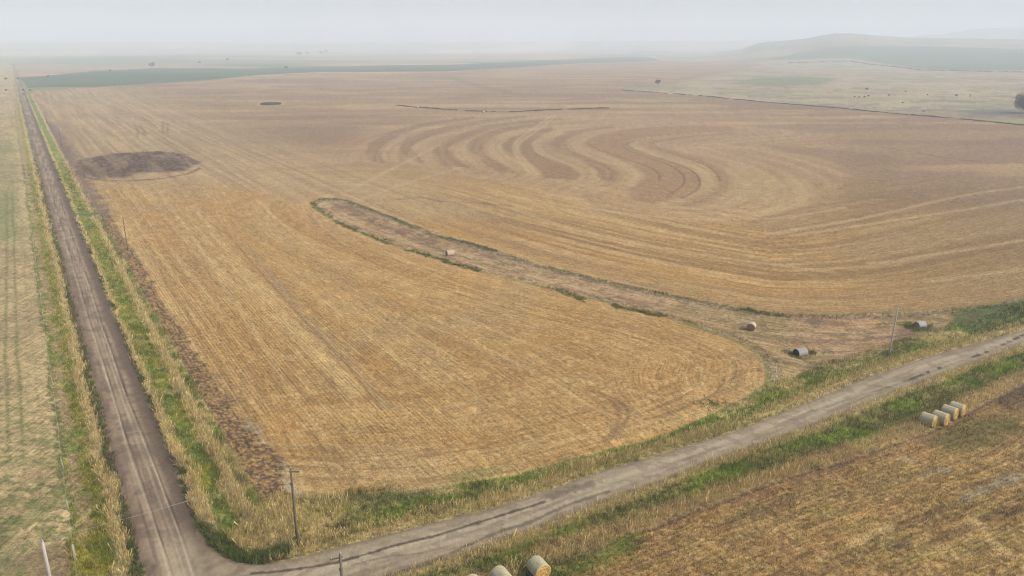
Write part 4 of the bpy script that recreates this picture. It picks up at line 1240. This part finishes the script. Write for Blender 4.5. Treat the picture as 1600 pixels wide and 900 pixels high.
pole_spots = [(gp(465, 846), 'brown wooden pole with a short crossarm in the tall grass at the road corner', True, WOOD),
              (gp(1389, 553), 'leaning pale wooden pole beside the gravel road at the right', False, WOOD_PALE),
              (gp(200, 392), 'thin grey pole on the ploughed strip, first one beyond the road corner', False, WOOD),
              (gp(132, 279), 'thin grey pole standing in front of the dark oval soil patch', False, WOOD),
              (gp(96, 227), 'small distant pole just beyond the dark oval soil patch', False, WOOD),
              (gp(73, 192), 'tiny farthest visible pole along the left road', False, WOOD),
              (gp(66, 847, 9.2), 'bleached near white pole at the bottom left corner of the pasture', False, WOOD_PALE),
              (gp(531, 862, 9.2), 'dark pole with small crossarm in front of the gravel road at the bottom edge', True, WOOD)]
poles = []
for i, ((x, y), lb, arm, mat) in enumerate(pole_spots):
    o = make_pole(9.2, mat, arm, 0.19 if i == 6 else (0.10 if i in (2, 3, 4, 5) else 0.14))
    o.location = (x, y, zat(x, y))
    if i == 1: o.rotation_euler = (0, math.radians(2.0), 0)
    if i == 7: o.rotation_euler = (0, 0, math.radians(200))
    tag(o, lb, 'pole', 'utility poles along the roads')
    poles.append(o)
a, c = poles[6].location + Vector((0, 0, 9.35)), poles[0].location + Vector((0, 0, 9.35))
pts = [a.lerp(c, k / 16) - Vector((0, 0, 0.35 * 4 * (k / 16) * (1 - k / 16))) for k in range(17)]
tag(tube('power_line', pts, 0.014, METAL, None, 6), 'thin pale wire strung over the left road between two poles', 'wire')
v = poles[0].location - poles[6].location
c2 = poles[0].location + Vector((0, 0, 9.3))

# ------------------------------------------------------------------ wire fence left of the left road
fn = empty('wire_fence', (*off_r1(-5.7, 0), 0))
FWOOD = simple_mat('post_wood', alb(196, 184, 160), 0.85, 0.25, 4, stretch=(5, 5, 1), bump=0.3)
fp = []
dists = [-8, 6.9, 18, 29, 40.8, 50, 59.3, 68, 82, 97, 113, 130, 148, 168, 190]
for k_, d_ in enumerate(dists):
    x, y = off_r1(-5.7 + random.uniform(-0.1, 0.1), d_)
    z = zat(x, y)
    hgt = 1.35 if k_ != 1 else 2.0
    lx, ly = random.uniform(-0.12, 0.12), random.uniform(-0.12, 0.12)
    base = Vector((x, y, z)) - fn.location
    tube('post', [base + Vector((0, 0, -0.2)), base + Vector((lx * .5, ly * .5, hgt * .5)), base + Vector((lx, ly, hgt))], [0.09, 0.085, 0.075] if k_ != 1 else [0.14, 0.14, 0.12], FWOOD, fn, 7)
    fp.append((base, Vector((lx, ly, hgt))))
for f_ in (0.35, 0.62, 0.9):
    tube('fence_wire', [b_ + t_ * f_ for b_, t_ in fp], 0.006, METAL, fn, 4)
tag(fn, 'old wooden post and wire fence along the pasture left of the dirt road', 'fence')

# ------------------------------------------------------------------ trees and shrubs
BARK = simple_mat('bark', alb(92, 80, 68), 0.9, 0.25, 3)


def make_tree(name, x, y, w, h, label, cat, group=None, col=(78, 88, 62), trunk=0.25, n=900, seed=0, kind='round', leaf=0.5):
    rg = np.random.default_rng(seed + 100)
    root = empty(name, (x, y, zat(x, y) - 0.05))
    base = h * trunk
    # trunk and limbs
    bm_paths = [([(0, 0, 0), (0.02 * w, 0, base), (0.0, 0.02 * w, h * 0.72)], [h * 0.035, h * 0.026, h * 0.008])]
    tube('trunk', *bm_paths[0], BARK, root, 7)
    tr = root.children[0] if root.children else None
    for k in range(4):
        a = k * 1.7 + seed
        tube('limb', [(0, 0, base * (0.8 + 0.15 * k)), (math.cos(a) * w * 0.18, math.sin(a) * w * 0.18, base + h * 0.16), (math.cos(a) * w * 0.34, math.sin(a) * w * 0.34, base + h * 0.34)], [h * 0.014, h * 0.01, h * 0.004], BARK, tr or root, 5)
    # clumps of leaves
    nc = 22
    ca = rg.uniform(0, 2 * np.pi, nc); u_ = rg.uniform(-0.75, 0.75, nc)
    cr = np.sqrt(np.maximum(1 - u_ ** 2, 0)) * np.sqrt(rg.uniform(0.1, 1, nc)) * w * 0.33
    cz = (base + h) / 2 + (h - base) * 0.36 * u_
    if kind == 'cone':
        cr = cr * (1.15 - (cz - base) / (h - base))
    rad = min(w * 0.2, (h - base) * 0.3) * rg.uniform(0.6, 1.15, nc)
    ci = rg.integers(0, nc, n)
    d = rg.normal(0, 1, (n, 3)); d /= np.linalg.norm(d, axis=1)[:, None]
    rr = rad[ci] * rg.uniform(0.5, 1.05, n)
    P_ = np.stack([np.cos(ca[ci]) * cr[ci], np.sin(ca[ci]) * cr[ci], cz[ci]], 1) + d * rr[:, None] * np.array([1, 1, 0.75])
    P_[:, 2] = np.clip(P_[:, 2], base * 0.6 if trunk > 0.05 else 0.0, h * 1.02)
    a = rg.normal(0, 1, (n, 3)); a /= np.linalg.norm(a, axis=1)[:, None]
    b_ = np.cross(a, rg.normal(0, 1, (n, 3))); b_ /= np.linalg.norm(b_, axis=1)[:, None]
    s_ = leaf * rg.uniform(0.6, 1.3, n)[:, None]
    v = np.stack([P_ - a * s_ * .5 - b_ * s_ * .3, P_ + a * s_ * .5 - b_ * s_ * .3, P_ + b_ * s_ * .6], 1).reshape(-1, 3)
    c = alb(*col) * np.exp(rg.normal(0, 0.22, (n, 1))) * np.exp(0.25 * rg.normal(0, 1, nc))[ci][:, None]
    cc = np.ones((n, 3, 4)); cc[..., :3] = c[:, None, :]
    o = mesh_from('crown', v, np.arange(3 * n).reshape(-1, 3), LEAF, cc.reshape(-1, 4), smooth=False)
    o.parent = root
    tag(root, label, cat, group)
    return root


def px_m(px, py):
    """metres per photograph pixel at the ground point seen there"""
    x, y = gp(px, py)
    return (y * math.cos(PITCH) + CAM_H * math.sin(PITCH)) / F_PX


trees = [('tree', 1027, 133.5, 12, 9, 'lone round tree at the left tip of the pale pasture', 0.25, 'round'),
         ('tree', 1610, 177, 56, 34, 'large dark tree cut by the right edge of the picture', 0.02, 'round'),
         ('tree', 237, 104.5, 13, 7, 'rounded dark tree above the dark green crop strip at the left', 0.1, 'round'),
         ('tree', 447, 107.5, 9, 5, 'faint tree on the upper edge of the crop strip, right of the rounded one', 0.15, 'round'),
         ('tree', 469, 88, 14, 6, 'hazy tree, leftmost and widest of the far cluster below the horizon', 0.1, 'round'),
         ('tree', 481, 87.5, 9, 6, 'hazy tree, second of the far cluster below the horizon', 0.1, 'round'),
         ('tree', 501, 86.5, 8, 5, 'hazy small tree, third of the far cluster below the horizon', 0.1, 'round'),
         ('tree', 510, 85, 9, 6, 'hazy tree at the right end of the far cluster below the horizon', 0.1, 'round'),
         ('tree', 312, 99, 6, 3.5, 'small hazy tree in the pale band right of the rounded dark tree', 0.1, 'round'),
         ('tree', 356, 95, 7, 4, 'small hazy tree high in the pale band, left of the far cluster', 0.1, 'round')]
for i, (nm, px, py, wpx, hpx, lb, trk, kd) in enumerate(trees):
    m_ = px_m(px, py); x, y = gp(px, py)
    make_tree(nm, x, y, wpx * m_, hpx * m_, lb, 'tree', 'far trees on the plain' if i > 2 else None, (84, 92, 70), trk, 7000 if i < 3 else 700, i, kd, (0.028 if i < 3 else 0.06) * wpx * m_)
shrubs = [(1354, 139.5, 7, 3, 'dark wide shrub, highest of the group in the middle of the pale pasture'),
          (1335, 151.5, 4, 2, 'small dark shrub at the left end of the low row in the pale pasture'),
          (1342, 152.5, 4, 2, 'small dark shrub, second from the left in the low row of the pale pasture'),
          (1351, 152, 5, 2.6, 'dark shrub, third in the low row of the pale pasture'),
          (1357, 150.5, 5, 2.6, 'dark shrub touching the right end of the low row in the pale pasture'),
          (1389, 149.5, 4, 2, 'single small shrub right of the low row in the pale pasture'),
          (1415, 143, 4, 2, 'single dark shrub on a faint line in the upper pale pasture'),
          (1449, 149, 3, 2, 'tiny dark shrub in the middle right of the pale pasture'),
          (1494, 150.5, 6, 2.6, 'dark shrub in the right part of the pale pasture, left of the upright one'),
          (1515, 152.5, 3.5, 5, 'narrow upright dark shrub in the right part of the pale pasture'),
          (1443, 174.5, 5, 2, 'low reddish shrub near the lower edge of the pale pasture'),
          (1410, 161, 5, 1.6, 'low flat shrub in the lower middle of the pale pasture'),
          (9, 123.5, 6, 3, 'dark bush on the left verge of the far road'),
          (28, 123, 4, 3, 'dark bush on the right verge of the far road beside the crop strip'),
          (75, 120, 4, 3, 'small bush on the upper edge of the crop strip near its left end'),
          (10, 142, 5, 2.6, 'dark bush left of the road level with the lower edge of the crop strip'),
          (36, 141.5, 5, 2.4, 'dark bush right of the road level with the lower edge of the crop strip'),
          (47, 141.5, 5, 2, 'low bush at the lower left corner of the crop strip'),
          (172, 111.5, 4, 2.6, 'small reddish bush on the upper edge of the crop strip left of the rounded tree')]
for i, (px, py, wpx, hpx, lb) in enumerate(shrubs):
    m_ = px_m(px, py); x, y = gp(px, py)
    make_tree('shrub', x, y, wpx * m_, hpx * m_, lb, 'shrub', 'dark shrubs on the far land', (104, 100, 78), 0.02, 260, 30 + i, 'round', 0.14 * wpx * m_)
# reed island in the far stubble
x0, y0 = gp(423, 163)
nn = 5000
aa, rr = RNG.uniform(0, 2 * np.pi, nn), np.sqrt(RNG.uniform(0, 1, nn))
xx = x0 + np.cos(aa) * rr * 15 * px_m(423, 163); yy = y0 + np.sin(aa) * rr * 9
v_, c_ = blades(xx, yy, height(xx, yy), np.full(nn, 1.5), np.full(nn, 0.35), np.tile(alb(92, 98, 66), (nn, 1)), 2, 0.3, 0.25)
o = mesh_from('reeds', v_, np.arange(len(v_)).reshape(-1, 3), LEAF, c_, smooth=False)
tag(o, 'small dark green oval of reeds alone in the far stubble', 'reeds', kind='stuff')

# ------------------------------------------------------------------ the long white barn on the horizon
WHITE = simple_mat('white_sheet', alb(236, 232, 226), 0.6, 0.05, 0.1)
ROOFM = simple_mat('barn_roof', alb(214, 214, 216), 0.6, 0.05, 0.1)
m_ = px_m(960, 86.5)
x0, y0 = gp(960, 86.5)
bn = empty('barn', (x0, y0, zat(x0, y0) - 0.5))
Lb, Hb, Wb = 48 * m_ * 0.95, 7.0, 26.0
box('wall', (0, 0, Hb / 2), (Lb, Wb, Hb), WHITE, bn)
rings_mesh('roof', [[(sx * (Lb / 2 + .6), -Wb / 2 - .6, Hb + 0.003), (sx * (Lb / 2 + .6), 0, Hb + 5), (sx * (Lb / 2 + .6), Wb / 2 + .6, Hb + 0.003)] for sx in (-1, 1)], ROOFM, bn, smooth=False)
for k in range(-3, 4):
    box('door', (k * Lb / 8, -Wb / 2 - 0.03, 2.4), (5, 0.12, 4.8), ROOFM, bn)
tag(bn, 'long low white barn in the haze just below the horizon', 'barn')
